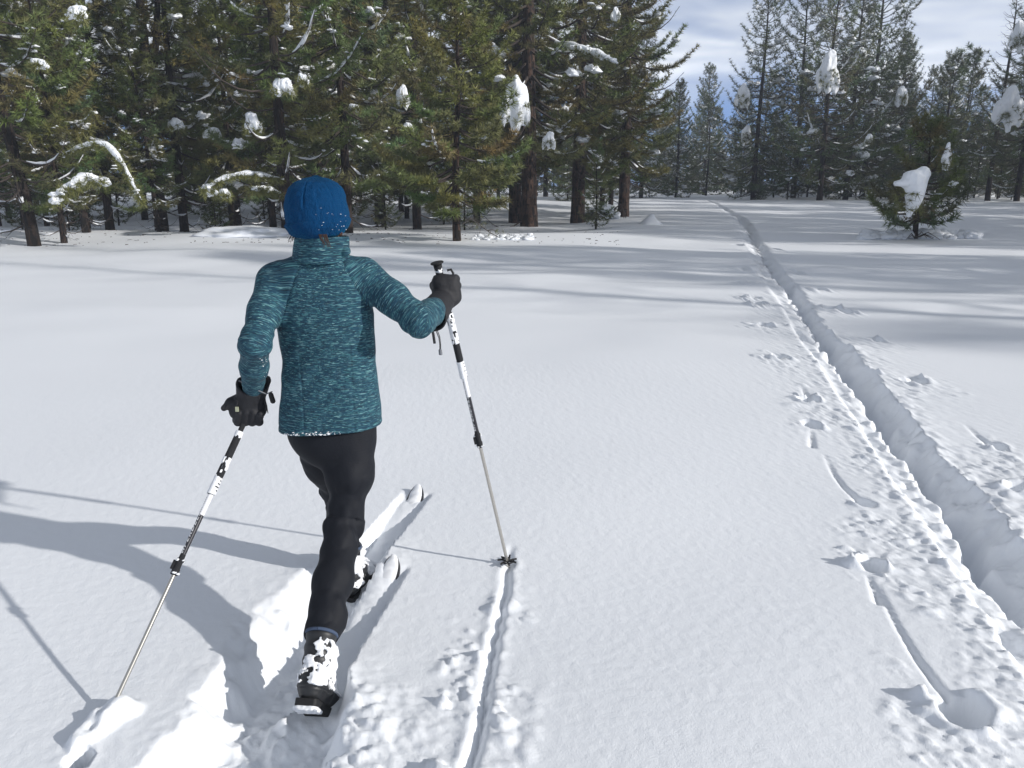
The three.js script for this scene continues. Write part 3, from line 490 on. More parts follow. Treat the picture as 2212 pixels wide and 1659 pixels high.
// a heap of snow caught in a crown: broad below, with tongues that hang down
function caught(t, px, py, d, w, h, seed, label, lobes) {                        // a snow clump of a tree, w by h metres, at d metres ahead
  const R = rng(seed * 101 + 7), L = [egg(V(0, h * 0.05, 0), w * 0.33, h * 0.36, w * 0.24)], n = 4 + Math.round(3 * h / w);
  for (let i = 0; i < n; i++) { const u = (i + 0.5) / n - 0.5, x = u * w * 0.86 + (R() - 0.5) * 0.1 * w, l = h * (0.16 + 0.16 * R()); L.push(egg(V(x, -h * (0.12 + 0.22 * R()) + h * 0.1 * Math.abs(u), (R() - 0.4) * w * 0.2), w * (0.09 + 0.08 * R()), l, w * (0.10 + 0.06 * R()))); }
  for (let i = 0; i < 3; i++) L.push(egg(V((R() - 0.5) * w * 0.4, h * (0.1 + 0.3 * R()), (R() - 0.5) * w * 0.2), w * (0.12 + 0.10 * R()), h * 0.14, w * 0.15));
  if (lobes) L.splice(0, L.length, ...lobes.map(([x, y, z, a, b, c]) => egg(V(x, y, z), a, b, c)));
  const f = (x, y, z) => { let d = L[0](x, y, z); for (let i = 1; i < L.length; i++) d = smin(d, L[i](x, y, z), w * 0.09); return d + w * ((lobes ? 0.06 : 0.10) * fbm3(x / w * 5 + seed * 3, y / h * 2.4, z / w * 5, 3) + 0.018 * vn3(x / w * 22, y / h * 9, z / w * 22)); };
  const q = surface(f, V(-w * 0.75, -h * 0.8, -w * 0.6), V(w * 0.75, h * 0.75, w * 0.6), Math.max(w, h) / 30), g = new THREE.BufferGeometry();
  g.setAttribute('position', new THREE.Float32BufferAttribute(q.P, 3)); g.setAttribute('normal', new THREE.Float32BufferAttribute(q.N, 3)); g.setAttribute('uv', new THREE.Float32BufferAttribute(new Float32Array(q.P.length / 3 * 2), 2)); g.setIndex(q.I);
  const m = part('snow_clump', g, M.treeSnow, t, label); m.userData.own = true;
  const tw = new Geo(), N = Math.round(14 + 26 * Math.min(1.5, w)); for (let i = 0; i < N; i++) { const a = R() * 6.283, e = V(Math.cos(a), -0.35 + 0.5 * R(), Math.sin(a) * 0.7).normalize(), k = 0.78 + 0.3 * R(); tuft(tw, V(Math.cos(a) * w * 0.40 * k, -h * (0.02 + 0.42 * R()), Math.sin(a) * w * 0.3 * k), e, d > 50 ? 0.36 : 0.22, 12, R, kinds.open.o.tint); }
  part('needles', tw.build(), M.needle, m, null, 'stuff');
  t.updateMatrixWorld(true); m.position.copy(t.worldToLocal(U(px, py, d))); const s = t.scale; m.scale.set(1 / s.x, 1 / s.y, 1 / s.z); m.quaternion.copy(t.quaternion).invert(); return m;
}

// ============================================================ the wood, tree by tree
const LEFT = 'pines at the front edge of the left wood';
const ahead = (px, d, py = 450) => { const p = U(px, py, d); return V(p.x, snowAt(p.x, p.z) - 0.05, p.z); };
const snowAt = snowH;
const lean = tree('open', 'pine_tree', onGround(75, 531), { turn: 0.6, scale: 0.95, tilt: [0, 0.085], label: 'leaning slender pine at the left end of the wood, trunk tilting out of the photo' });
tree('full', 'pine_tree', onGround(139, 525), { turn: 2.0, scale: 0.62, label: 'low pine with a thin straight trunk right of the leaning pine' });
tree('open', 'pine_tree', ahead(60, 27), { turn: 3.3, scale: 1.0, label: 'dark pine right behind the leaning pine at the left edge' });
tree('full', 'pine_tree', ahead(180, 25.5), { turn: 4.1, scale: 0.85, tilt: [0, 0.05], label: 'pine with a bent dark trunk between the thin straight trunk and the forked pine' });
tree('open', 'pine_tree', ahead(233, 27), { turn: 5.2, scale: 0.8, label: 'pine with snow stuck to the foot of its trunk, left of the forked pine' });
const fork = tree('forked', 'pine_tree', ahead(345, 28.5), { turn: 0.25, scale: 0.95, label: 'thick forked pine whose trunk splits into several stems high up on the left' });
tree('full', 'pine_tree', ahead(339, 26), { turn: 1.1, scale: 0.5, tilt: [0, 0.06], label: 'thin leaning young pine in front of the forked pine' });
tree('open', 'pine_tree', ahead(394, 29), { turn: 2.6, scale: 0.9, label: 'straight dark pine just right of the forked pine' });
tree('full', 'pine_tree', ahead(500, 33), { turn: 0.3, scale: 0.9, label: 'pine with snowy low boughs half way between the forked pine and the blue hat' });
const hatL = tree('open', 'pine_tree', ahead(618, 25.5), { turn: 1.9, scale: 1.02, label: 'tall pine whose trunk meets the left side of the blue hat' });
const hatR = tree('full', 'pine_tree', ahead(750, 27.5), { turn: 3.0, scale: 1.05, label: 'tall pine whose trunk stands just right of the blue hat' });
tree('open', 'pine_tree', ahead(690, 31), { turn: 4.4, scale: 1.1, label: 'tall pine straight above the blue hat, behind its two neighbours' });
const front = tree('front', 'pine_tree', onGround(987, 520), { turn: 0.4, label: 'small bushy pine standing alone in front of the wood right of the hat' });
const bigOld = tree('old', 'pine_tree', ahead(1143, 36, 468), { turn: 0.9, label: 'big old pine with a thick reddish trunk and a large hanging mass of snow' });
tree('old', 'pine_tree', ahead(1113, 40, 462), { turn: 2.7, scale: 0.86, label: 'reddish pine trunk close behind and left of the thickest trunk' });
const old3 = tree('old', 'pine_tree', ahead(1248, 39, 462), { turn: 4.4, scale: 0.92, label: 'reddish pine with the snow-buried bush at its foot' });
tree('old', 'pine_tree', ahead(1347, 42, 452), { turn: 5.6, scale: 0.78, label: 'slimmer pine at the right end of the left wood, right of the snow-buried bush' });
tree('full', 'pine_tree', ahead(1300, 47, 452), { turn: 2.2, scale: 1.05, label: 'green pine filling the gap behind the snow-buried bush' });
tree('open', 'pine_tree', ahead(900, 34), { turn: 3.7, scale: 1.05, label: 'snowy pine behind the small bushy pine, on its left' });
tree('full', 'pine_tree', ahead(1030, 40), { turn: 5.5, scale: 1.15, label: 'snowy pine behind the small bushy pine, on its right' });
tree('forked', 'pine_tree', ahead(820, 37), { turn: 2.5, scale: 1.0, label: 'pine seen between the right neighbour of the hat and the small bushy pine' });
// pines across the field, right
const R1 = tree('spire', 'pine_tree', ahead(1627, 68, 424), { turn: 0.5, scale: 1.02, label: 'tapering tall pine at the left end of the tall group across the field' });
tree('tall', 'pine_tree', ahead(1713, 72, 424), { turn: 1.2, scale: 1.04, label: 'tall pine between the tapering pine and the straight dark trunk' });
const R2 = tree('tall', 'pine_tree', ahead(1770, 63, 430), { turn: 2.9, scale: 0.98, label: 'tall pine with the straight dark trunk foremost in the group across the field' });
const R3 = tree('spire', 'pine_tree', ahead(1826, 66, 429), { turn: 3.8, scale: 0.98, wide: 1.05, label: 'tall pine right of the straight dark trunk, second trunk of the group' });
tree('tall', 'pine_tree', ahead(1862, 70, 428), { turn: 5.1, scale: 1.12, label: 'broad-topped tall pine at the right side of the group across the field' });
tree('spire', 'pine_tree', ahead(1925, 75, 428), { turn: 1.0, scale: 0.78, label: 'shorter pine on the right flank of the tall group across the field' });
tree('small', 'pine_tree', ahead(2028, 74, 428), { turn: 0.2, scale: 1.38, label: 'pointed pine behind the lone sapling, the left one of two' });
tree('small', 'pine_tree', ahead(2062, 77, 428), { turn: 1.8, scale: 1.48, label: 'pointed pine behind the lone sapling, the right one of two' });
const snag = tree('snag', 'bare_tree', ahead(2133, 64, 430), { turn: 0.2, scale: 1.12, label: 'bare dead tree with thin leafless branches near the right edge' });
snag.userData.category = 'dead tree';
const edge = tree('tall', 'pine_tree', ahead(2196, 60, 430), { turn: 4.0, scale: 0.92, label: 'snow-laden pine at the right edge beside the bare dead tree' });
tree('spire', 'pine_tree', ahead(2250, 66, 430), { turn: 2.0, scale: 1.05, label: 'pine cut off by the right edge of the photo' });
tree('spire', 'pine_tree', ahead(1460, 76, 420), { turn: 2.4, scale: 0.6, label: 'pine next to the left wood at the left side of the sky gap' });
tree('small', 'pine_tree', ahead(1525, 92, 420), { turn: 4.4, scale: 1.2, label: 'small pointed pine in the sky gap above the far end of the trench' });
const sap = tree('sapling', 'pine_sapling', onGround(1976, 515), { turn: 1.3, scale: 0.92, label: 'lone young pine on the field at right, a lump of snow on its left' });
sap.userData.category = 'young pine';

// the depth of the wood: pines that nothing tells apart
{
  const R = rng(4242), spot = [];
  const place = (n, x0, x1, d0, d1, list, s0, s1, label, group, ok = () => true) => {
    for (let i = 0, tries = 0; i < n && tries < n * 40; tries++) {
      const d = lerp(d0, d1, R()), x = U(lerp(x0, x1, R()), 440, d).x; if (!ok(x, d) || spot.some((s) => Math.hypot(s[0] - x, s[1] - d) < 2.0)) continue;
      spot.push([x, d]); i++; tree(list[Math.floor(R() * list.length)], 'pine_tree', V(x, snowAt(x, -d) - 0.05, -d), { turn: R() * 6.28, scale: lerp(s0, s1, R()), label, group });
    }
  };
  place(34, -260, 1330, 34, 54, ['full', 'open', 'small', 'full', 'small'], 0.75, 1.15, 'pine standing back among the crowded trunks of the left wood', 'pines in the depth of the left wood', (x, d) => { const px = 1106 + x / (d * 0.97) * FP; return px < 1085 || px > 1375 || d > 43 && Math.abs(px - 1143) > 25 && Math.abs(px - 1248) > 22; });
  place(20, -240, 1400, 54, 92, ['spire', 'tall', 'small', 'full'], 0.85, 1.15, 'distant pine far back in the left wood', 'pines far back in the left wood');
  place(54, 1410, 2440, 74, 112, ['spire', 'tall', 'small', 'small', 'small'], 0.62, 0.95, 'pine behind the front row of pines across the field', 'pines behind the front row across the field', (x, d) => { const px = 1106 + x / (d * 0.97) * FP; return px > 1600; });
  place(22, 1395, 1610, 100, 160, ['small', 'small', 'spire'], 0.66, 0.95, 'small far pine closing the gap at the end of the trench', 'far pines at the end of the trench');
  place(18, 1590, 2270, 67, 82, ['small'], 0.4, 0.85, 'low young pine at the foot of the pines across the field', 'young pines at the foot of the pines across the field');
  place(12, -40, 1330, 27, 40, ['small'], 0.2, 0.42, 'knee-high to man-high young pine among the trunks of the left wood', 'young pines among the trunks of the left wood');
  place(16, 1110, 1385, 62, 98, ['spire', 'small', 'small'], 0.7, 0.95, 'distant pine seen between the reddish trunks of the left wood', 'distant pines behind the reddish trunks');
  // pines right of the frame, which throw the bands of shade across the field
  const shade = 'pines beyond the right side of the field';
  for (const [x, d, k, s] of [[15.5, 11.8, 'small', 0.9], [19, 13.4, 'small', 0.9], [30, 15.5, 'spire', 0.8], [39, 18, 'tall', 0.95], [45, 25, 'spire', 1.0], [29, 19.5, 'tall', 0.95], [25, 24, 'spire', 0.95], [31, 25.5, 'old', 0.8], [36, 24, 'tall', 1.0], [28, 31, 'tall', 0.95], [34, 34, 'spire', 1.05], [40, 31, 'old', 0.85], [36, 40, 'tall', 1.0], [44, 41, 'spire', 1.0], [42, 48, 'tall', 1.0], [50, 50, 'old', 0.9], [50, 36, 'tall', 1.0], [47, 57, 'spire', 1.1], [57, 44, 'tall', 1.05], [31, 3, 'spire', 1.0], [43, 12, 'tall', 1.05], [21, 3.5, 'snag', 1.15], [25, 6.5, 'snag', 1.3], [30, 8.5, 'spire', 0.9], [38, 3.4, 'spire', 1.15], [47, -9, 'tall', 1.1]]) tree(k, 'pine_tree', V(x, baseH(x, -d) - 0.05, -d), { turn: R() * 6.28, scale: s, label: 'tall pine beyond the right side of the snow field', group: shade });
}

// snow caught in the crowns
snowyBough(lean, [[130, 340, 22.5], [175, 318, 22.2], [225, 312, 22], [262, 350, 21.8], [285, 395, 21.6], [306, 434, 21.5]], 0.075, 3);
snowyBough(lean, [[222, 392, 21.8], [190, 385, 21.6], [160, 402, 21.4], [135, 415, 21.3], [118, 440, 21.3]], 0.15, 7);
snowyBough(hatL, [[608, 388, 24.8], [560, 378, 24.4], [520, 377, 24.2], [475, 390, 24], [440, 412, 23.8]], 0.075, 11);
snowyBough(hatL, [[606, 420, 24.8], [570, 408, 24.4], [545, 410, 24.2]], 0.09, 13); snowyBough(front, [[985, 405, 26.5], [965, 398, 26], [948, 388, 25.6]], 0.08, 17);
snowyBough(old3, [[1200, 95, 35], [1250, 105, 34], [1290, 118, 33.5], [1335, 140, 33]], 0.16, 19);
caught(bigOld, 1116, 222, 30.8, 1.2, 1.9, 1, 'large hanging mass of snow');
caught(bigOld, 1186, 303, 31.5, 0.5, 0.6, 2);
caught(hatL, 611, 187, 23.6, 0.75, 0.5, 3); caught(hatL, 655, 172, 24.2, 0.35, 0.35, 4);
caught(hatL, 545, 265, 24.5, 0.55, 0.6, 5); caught(hatL, 453, 410, 24.0, 0.5, 0.38, 6); caught(hatL, 485, 417, 24.0, 0.34, 0.3, 7);
caught(fork, 378, 270, 26.5, 0.62, 0.4, 8); caught(fork, 458, 288, 27, 0.66, 0.4, 9); caught(fork, 328, 330, 26.5, 0.5, 0.55, 10); caught(fork, 312, 210, 27, 0.36, 0.45, 11);
caught(lean, 165, 30, 21, 0.55, 0.35, 12); caught(lean, 85, 138, 21.5, 0.5, 0.25, 13);
caught(hatR, 765, 232, 26, 0.4, 0.22, 14); caught(hatR, 880, 275, 26, 0.4, 0.3, 15);
caught(front, 870, 205, 26, 0.45, 0.7, 16); caught(old3, 1330, 30, 36, 0.4, 0.55, 17);
caught(R2, 1791, 150, 60.5, 1.7, 3.0, 18, 'tall hanging mass of snow'); caught(R2, 1860, 113, 61, 0.8, 0.8, 19); caught(R3, 1948, 205, 63, 1.1, 1.4, 20);
caught(R1, 1604, 205, 65.5, 1.2, 1.7, 21); caught(R1, 1612, 290, 66, 0.8, 1.4, 22); caught(R2, 1877, 300, 60, 0.6, 0.8, 23);
caught(edge, 2182, 232, 57, 2.1, 2.5, 24, 'large overhanging mass of snow'); caught(edge, 2200, 75, 57, 1.1, 1.9, 25);
caught(sap, 1966, 412, 23.6, 1.0, 1.45, 33, 'lump of snow on the left side', [[0.08, 0.28, 0, 0.33, 0.30, 0.28], [0.33, 0.46, 0, 0.17, 0.21, 0.2], [-0.30, 0.22, 0.05, 0.22, 0.09, 0.16], [-0.02, 0.42, 0, 0.2, 0.14, 0.2], [0.12, -0.16, 0.05, 0.25, 0.40, 0.22], [0.02, -0.52, 0.08, 0.10, 0.24, 0.12], [0.30, 0.12, 0.05, 0.14, 0.3, 0.16]]); caught(sap, 2044, 338, 24.2, 0.3, 0.8, 28);

// ============================================================ the skier
const base = V(-0.62, 0, -2.75);                                         // where the skier stands
function toGeo({ P, N, I }, uvOf) {
  const g = new THREE.BufferGeometry(), p = P.slice(), uv = [];
  for (let i = 0; i < P.length; i += 3) { const q = uvOf ? uvOf(P[i], P[i + 1], P[i + 2]) : [P[i] + P[i + 2], P[i + 1]]; uv.push(q[0], q[1]); p[i] -= base.x; p[i + 1] -= base.y; p[i + 2] -= base.z; }
  g.setAttribute('position', new THREE.Float32BufferAttribute(p, 3)); g.setAttribute('normal', new THREE.Float32BufferAttribute(N, 3)); g.setAttribute('uv', new THREE.Float32BufferAttribute(uv, 2)); g.setIndex(I); return g;
}
const local = (g) => { g.translate(-base.x, -base.y, -base.z); return g; };

// ---------- joints
const J = {
  head: U(684, 458, 2.63), neck: U(690, 548, 2.655), shL: U(592, 606, 2.66), shR: U(790, 596, 2.67),
  elL: U(551, 742, 2.50), wrL: U(547, 838, 2.665), haL: U(535, 886, 2.70), elR: U(905, 694, 2.57), wrR: U(950, 660, 2.81), haR: U(966, 628, 2.88),
  hiL: U(672, 925, 2.74), hiR: U(766, 920, 2.69), knL: U(728, 1056, 2.99), knR: U(746, 1122, 2.64),
};
// skis first: they set the way the feet point
const way = (line, z) => { const a = xAt(line, z - 0.2), b = xAt(line, z + 0.2); return V(a - b, 0, -0.4).normalize(); };
const onSki = (line, tip, u) => { const z = tip.z + u * 0.975; return V(xAt(line, z), 0, z); };
const ballL = onSki(skiL, tipL, 0.80), ballR = onSki(skiR, tipR, 0.86); ballL.y = -0.118; ballR.y = -0.128;
function boot(ball, fwd, pitch) {                                        // a boot whose forefoot stands on ball, heel lifted by pitch
  const f = fwd.clone().multiplyScalar(Math.cos(pitch)).add(V(0, -Math.sin(pitch), 0)), u = fwd.clone().multiplyScalar(Math.sin(pitch)).add(V(0, Math.cos(pitch), 0)), s = V().crossVectors(f, u);
  const P = (x, y, z) => ball.clone().addScaledVector(s, x).addScaledVector(u, y).addScaledVector(f, z), into = (x, y, z) => { const dx = x - ball.x, dy = y - ball.y, dz = z - ball.z; return [dx * s.x + dy * s.y + dz * s.z, dx * u.x + dy * u.y + dz * u.z, dx * f.x + dy * f.y + dz * f.z]; };
  const foot = chain([P(0, 0.062, -0.155), P(0, 0.066, -0.08), P(0, 0.058, 0.0), P(0, 0.052, 0.055)], [0.039, 0.042, 0.041, 0.034], 0.03), shaft = chain([P(0, 0.08, -0.145), P(0, 0.225, -0.150)], [0.043, 0.048], 0.02), tongue = cone(P(0, 0.10, -0.06), P(0, 0.2, -0.10), 0.035, 0.04);
  const sole = (x, y, z) => { const [a, b, c] = into(x, y, z), w = 0.035 + 0.008 * sstep(-0.12, 0.0, c) - 0.02 * sstep(0.04, 0.10, c), e = Math.max(Math.abs(c + 0.055) - 0.15, 0), q = Math.hypot(Math.max(Math.abs(a) - w + 0.012, 0), Math.max(Math.abs(c + 0.050) - 0.130, 0)) - 0.012; const tread = 0.004 * (Math.abs(((c * 40) % 1 + 1) % 1 - 0.5) < 0.2 ? 1 : 0); return Math.max(q, Math.abs(b - 0.014) - 0.016 + (b < 0.01 ? tread : 0)) + e * 0; };
  const upper = joined(0.025, foot, shaft, tongue);
  const leather = (x, y, z) => { const [a, b, c] = into(x, y, z); return Math.max(upper(x, y, z) + 0.0018 * Math.sin(b * 160) * sstep(0.02, 0.06, b) + 0.003 * sstep(0.004, 0.0, Math.abs(b - 0.062 - 0.02 * sstep(-0.12, -0.02, c))), b - 0.235); };
  return { P, into, leather, sole, top: P(0, 0.2, -0.148), heel: P(0, 0.0, -0.19), f, u, s, box: [P(0, 0.25, -0.15), P(0, -0.02, -0.2), P(0, 0, 0.12), P(0.06, 0.1, 0), P(-0.06, 0.1, 0)] };
}
const dirL = way(skiL, ballL.z), dirR = way(skiR, ballR.z), bootL = boot(ballL, dirL, 0.06), bootR = boot(ballR, dirR, 0.80);
J.anL = bootL.P(0, 0.13, -0.145); J.anR = bootR.P(0, 0.13, -0.145);

// ---------- cloth
const jacketMap = (() => {
  const S = 1024, c = document.createElement('canvas'); c.width = c.height = S; const k = c.getContext('2d'), R = rng(77); k.fillStyle = '#123c50'; k.fillRect(0, 0, S, S);
  const cols = ['#0b202d', '#0f2b39', '#163c49', '#295c64', '#396d72', '#588c8f', '#90b6b5', '#0b202d', '#143443', '#447a7b', '#112f3d', '#6d9b9d'];
  for (let i = 0; i < 11000; i++) { const x = R() * S, y = R() * S, l = 16 + 84 * R() * R(), w = 0.8 + 2.1 * R() * R(); k.fillStyle = cols[Math.floor(R() * cols.length)]; k.globalAlpha = 0.45 + 0.5 * R();
    for (const dx of [0, -S, S]) for (const dy of [0, -S, S]) if (x + dx > -90 && x + dx < S + 90 && y + dy > -90 && y + dy < S + 90) { k.beginPath(); k.ellipse(x + dx, y + dy, l / 2, w, (R() - 0.5) * 0.09, 0, 6.283); k.fill(); } }
  const t = new THREE.CanvasTexture(c); t.colorSpace = THREE.SRGBColorSpace; t.wrapS = t.wrapT = THREE.RepeatWrapping; t.magFilter = THREE.LinearFilter; return t;
})();
const knitBump = texture(256, 256, (x, y) => { const s = tileNoise(x / 2, y / 2, 128, 3) * 0.6 + tileNoise(x / 8, y / 8, 32, 4) * 0.4; return [s, s, s]; }, false);
M.jacket = new THREE.MeshPhysicalMaterial({ map: jacketMap, bumpMap: knitBump, bumpScale: 0.0012, roughness: 0.9, sheen: 0.15, sheenColor: lin(0.4, 0.5, 0.55), sheenRoughness: 0.6 });
M.trousers = new THREE.MeshPhysicalMaterial({ color: lin(0.0075, 0.009, 0.0135), roughness: 0.7, specularIntensity: 0.5, bumpMap: knitBump, bumpScale: 0.0006, sheen: 0.06, sheenColor: lin(0.08, 0.1, 0.13), sheenRoughness: 0.5 });
M.fleece = new THREE.MeshPhysicalMaterial({ color: lin(0.0015, 0.042, 0.125), roughness: 0.95, specularIntensity: 0.3, sheen: 0.6, sheenColor: lin(0.005, 0.34, 0.62), sheenRoughness: 0.35, bumpMap: texture(512, 512, (x, y) => { const s = tileNoise(x / 3 + 0.6 * tileNoise(x / 16, y / 16, 32, 9), y / 9, 512, 6) * 0.5 + tileNoise(x / 24, y / 40, 64, 7) * 0.5; return [s, s, s]; }, false), bumpScale: 0.005 });
M.glove = std({ color: lin(0.012, 0.0125, 0.016), roughness: 0.72, bumpMap: knitBump, bumpScale: 0.0008 });
M.strap = std({ color: lin(0.16, 0.17, 0.19), roughness: 0.6 });
M.lining = std({ color: lin(0.004, 0.004, 0.005), roughness: 0.95 });
M.pale = std({ color: lin(0.36, 0.38, 0.27), roughness: 0.5 });
M.boot = std({ color: lin(0.016, 0.017, 0.019), roughness: 0.5 });
M.rubber = std({ color: lin(0.008, 0.008, 0.009), roughness: 0.7 });
M.crust = std({ color: lin(0.80, 0.815, 0.84), roughness: 0.85 });
M.liner = std({ color: lin(0.05, 0.075, 0.13), roughness: 0.8 });
M.skin = new THREE.MeshPhysicalMaterial({ color: lin(0.50, 0.235, 0.155), roughness: 0.55 });
M.hair = std({ color: lin(0.035, 0.014, 0.008), roughness: 0.55 });
M.eye = std({ color: lin(0.75, 0.73, 0.7), roughness: 0.2 });
M.iris = std({ color: lin(0.03, 0.02, 0.012), roughness: 0.2 });
M.lips = std({ color: lin(0.36, 0.10, 0.085), roughness: 0.5 });

const skier = thing('person', 'person in teal heathered jacket, blue hat and black trousers striding away on skis', 'person', base);

// jacket: torso by cross-sections [y, left, right] in the photograph, at d metres ahead, b deep
const sect = [[572, 612, 772, 2.652, 0.062], [596, 582, 798, 2.655, 0.082], [628, 581, 803, 2.66, 0.098], [680, 594, 807, 2.665, 0.106], [725, 604, 808, 2.67, 0.104], [775, 612, 811, 2.678, 0.098], [825, 610, 816, 2.685, 0.102], [880, 606, 822, 2.692, 0.112], [935, 605, 826, 2.70, 0.118]]
  .map(([py, l, r, d, b]) => { const A = U(l, py, d), B = U(r, py, d); return [A.y, (A.x + B.x) / 2, -d, (B.x - A.x) / 2, b]; });
function sectionAt(y) { if (y >= sect[0][0]) return sect[0]; for (let i = 1; i < sect.length; i++) if (y >= sect[i][0]) { const a = sect[i - 1], b = sect[i], t = (y - b[0]) / (a[0] - b[0]), s = t * t * (3 - 2 * t) * 0.5 + t * 0.5; return [y, lerp(b[1], a[1], s), lerp(b[2], a[2], s), lerp(b[3], a[3], s), lerp(b[4], a[4], s)]; } return sect.at(-1); }
const hemY = (x) => U(700, 921, 2.70).y + (x - U(700, 921, 2.7).x) * 0.055;
const torso = (x, y, z) => { const s = sectionAt(y), q = Math.hypot((x - s[1]) / s[3], (z - s[2]) / s[4]); const d = (Math.pow(Math.pow(Math.abs(x - s[1]) / s[3], 2.3) + Math.pow(Math.abs(z - s[2]) / s[4], 2.3), 1 / 2.3) - 1) * Math.min(s[3], s[4]); return Math.max(q < 0.3 ? -0.05 : d, y - sect[0][0] - 0.005); };
const yoke = chain([U(600, 607, 2.66), U(668, 582, 2.652), U(712, 578, 2.652), U(786, 596, 2.665)], [0.046, 0.052, 0.052, 0.048], 0.04);
const armL = chain([J.shL, J.shL.clone().lerp(J.elL, 0.5), J.elL, J.elL.clone().lerp(J.wrL, 0.5), J.wrL], [0.055, 0.051, 0.047, 0.043, 0.037], 0.03);
const armR = chain([J.shR, J.shR.clone().lerp(J.elR, 0.5), J.elR, J.elR.clone().lerp(J.wrR, 0.5), J.wrR], [0.055, 0.053, 0.049, 0.044, 0.038], 0.03);
// raglan seams run from the collar to the armpits
const neckL = U(650, 570, 2.6), neckR = U(738, 562, 2.6), pitL = U(604, 715, 2.6), pitR = U(806, 690, 2.6);
const seam = (n, p) => { const dx = p.x - n.x, dy = p.y - n.y, l = Math.hypot(dx, dy); return (x, y) => ((x - n.x) * dy - (y - n.y) * dx) / l; };
const seamL = seam(neckL, pitL), seamR = seam(neckR, pitR);
function alongArm(a, b, c, x, y, z) {                                    // metres down the arm, and the angle round it
  const seg = (p, q) => { const dx = q.x - p.x, dy = q.y - p.y, dz = q.z - p.z, l = Math.hypot(dx, dy, dz), t = clamp(((x - p.x) * dx + (y - p.y) * dy + (z - p.z) * dz) / (l * l), -0.6, 1.6), rx = x - p.x - dx * t, ry = y - p.y - dy * t, rz = z - p.z - dz * t; return { d: Math.hypot(rx, ry, rz), s: t * l, l, dx: dx / l, dy: dy / l, dz: dz / l, rx, ry, rz }; };
  const A = seg(a, b), B = seg(b, c), q = (x - b.x) * (A.dx + B.dx) + (y - b.y) * (A.dy + B.dy) + (z - b.z) * (A.dz + B.dz) < 0 ? A : B, s = q === A ? A.s : A.l + B.s, m = V(0, 0.35, 1), T = V(q.dx, q.dy, q.dz), e = m.clone().addScaledVector(T, -m.dot(T)).normalize(), w = V().crossVectors(T, e);
  return { s, ang: Math.atan2(q.rx * w.x + q.ry * w.y + q.rz * w.z, q.rx * e.x + q.ry * e.y + q.rz * e.z), near: Math.min(A.d, B.d) };
}
function foldsArm(a, b, c, x, y, z, amp) {
  const q = alongArm(a, b, c, x, y, z), l1 = a.distanceTo(b), e = Math.exp(-(((q.s - l1) / 0.09) ** 2)) + 0.55 * sstep(l1 + 0.08, l1 + 0.2, q.s);
  return amp * e * Math.sin(q.s * 125 + 2.4 * Math.sin(q.ang + 0.6) + 2 * vn3(x * 14, y * 14, z * 14)) * (0.6 + 0.4 * vn3(x * 20, y * 20, z * 20));
}
const jacketField = (x, y, z) => {
  let body = smin(torso(x, y, z), yoke(x, y, z), 0.05); const aL = armL(x, y, z), aR = armR(x, y, z);
  if (body < 0.03) body += 0.0050 * fbm3(x * 8, y * 7 + x * 5, z * 8, 3) + 0.0026 * sstep(1.0, 0.7, Math.abs(x - sectionAt(y)[1]) / sectionAt(y)[3]) * Math.sin((y - x * 0.75 - 0.03 * vn3(x * 7, y * 7, z * 7)) * 72) * sstep(0.2, 0.5, 0.5 * vn3(x * 5 + 3, y * 5, z * 3) + 0.35) * sstep(U(0, 640, 2.66).y, U(0, 760, 2.68).y, y);
  let d = smin(smin(body, aL < 0.03 ? aL + foldsArm(J.shL, J.elL, J.wrL, x, y, z, 0.0032) : aL, 0.028), aR < 0.03 ? aR + foldsArm(J.shR, J.elR, J.wrR, x, y, z, 0.0038) : aR, 0.028);
  if (Math.abs(d) < 0.02) {
    const s1 = Math.abs(seamL(x, y)), s2 = Math.abs(seamR(x, y)); if (y > pitL.y && x < neckL.x + 0.02) d += 0.003 * Math.exp(-((s1 / 0.004) ** 2)); if (y > pitR.y && x > neckR.x - 0.02) d += 0.003 * Math.exp(-((s2 / 0.004) ** 2));
    const back = z > sectionAt(y)[2]; for (const [px, top] of [[762, 735], [655, 760]]) if (back && y < U(0, top, 2.6).y) { const c = U(px, 850, 2.6).x; d += 0.0018 * Math.exp(-(((x - c) / 0.0035) ** 2)); }
    d += 0.0014 * Math.exp(-(((y - hemY(x) - 0.022) / 0.003) ** 2));
  }
  return Math.max(d, hemY(x) - y);
};
const jb = bounds([U(515, 560, 2.5), U(965, 560, 2.8), U(600, 930, 2.83), U(600, 930, 2.5), J.elL, J.wrL, J.elR, J.wrR, J.shL, J.shR], 0.07);
const jm = surface(jacketField, jb[0], jb[1], 0.0052);
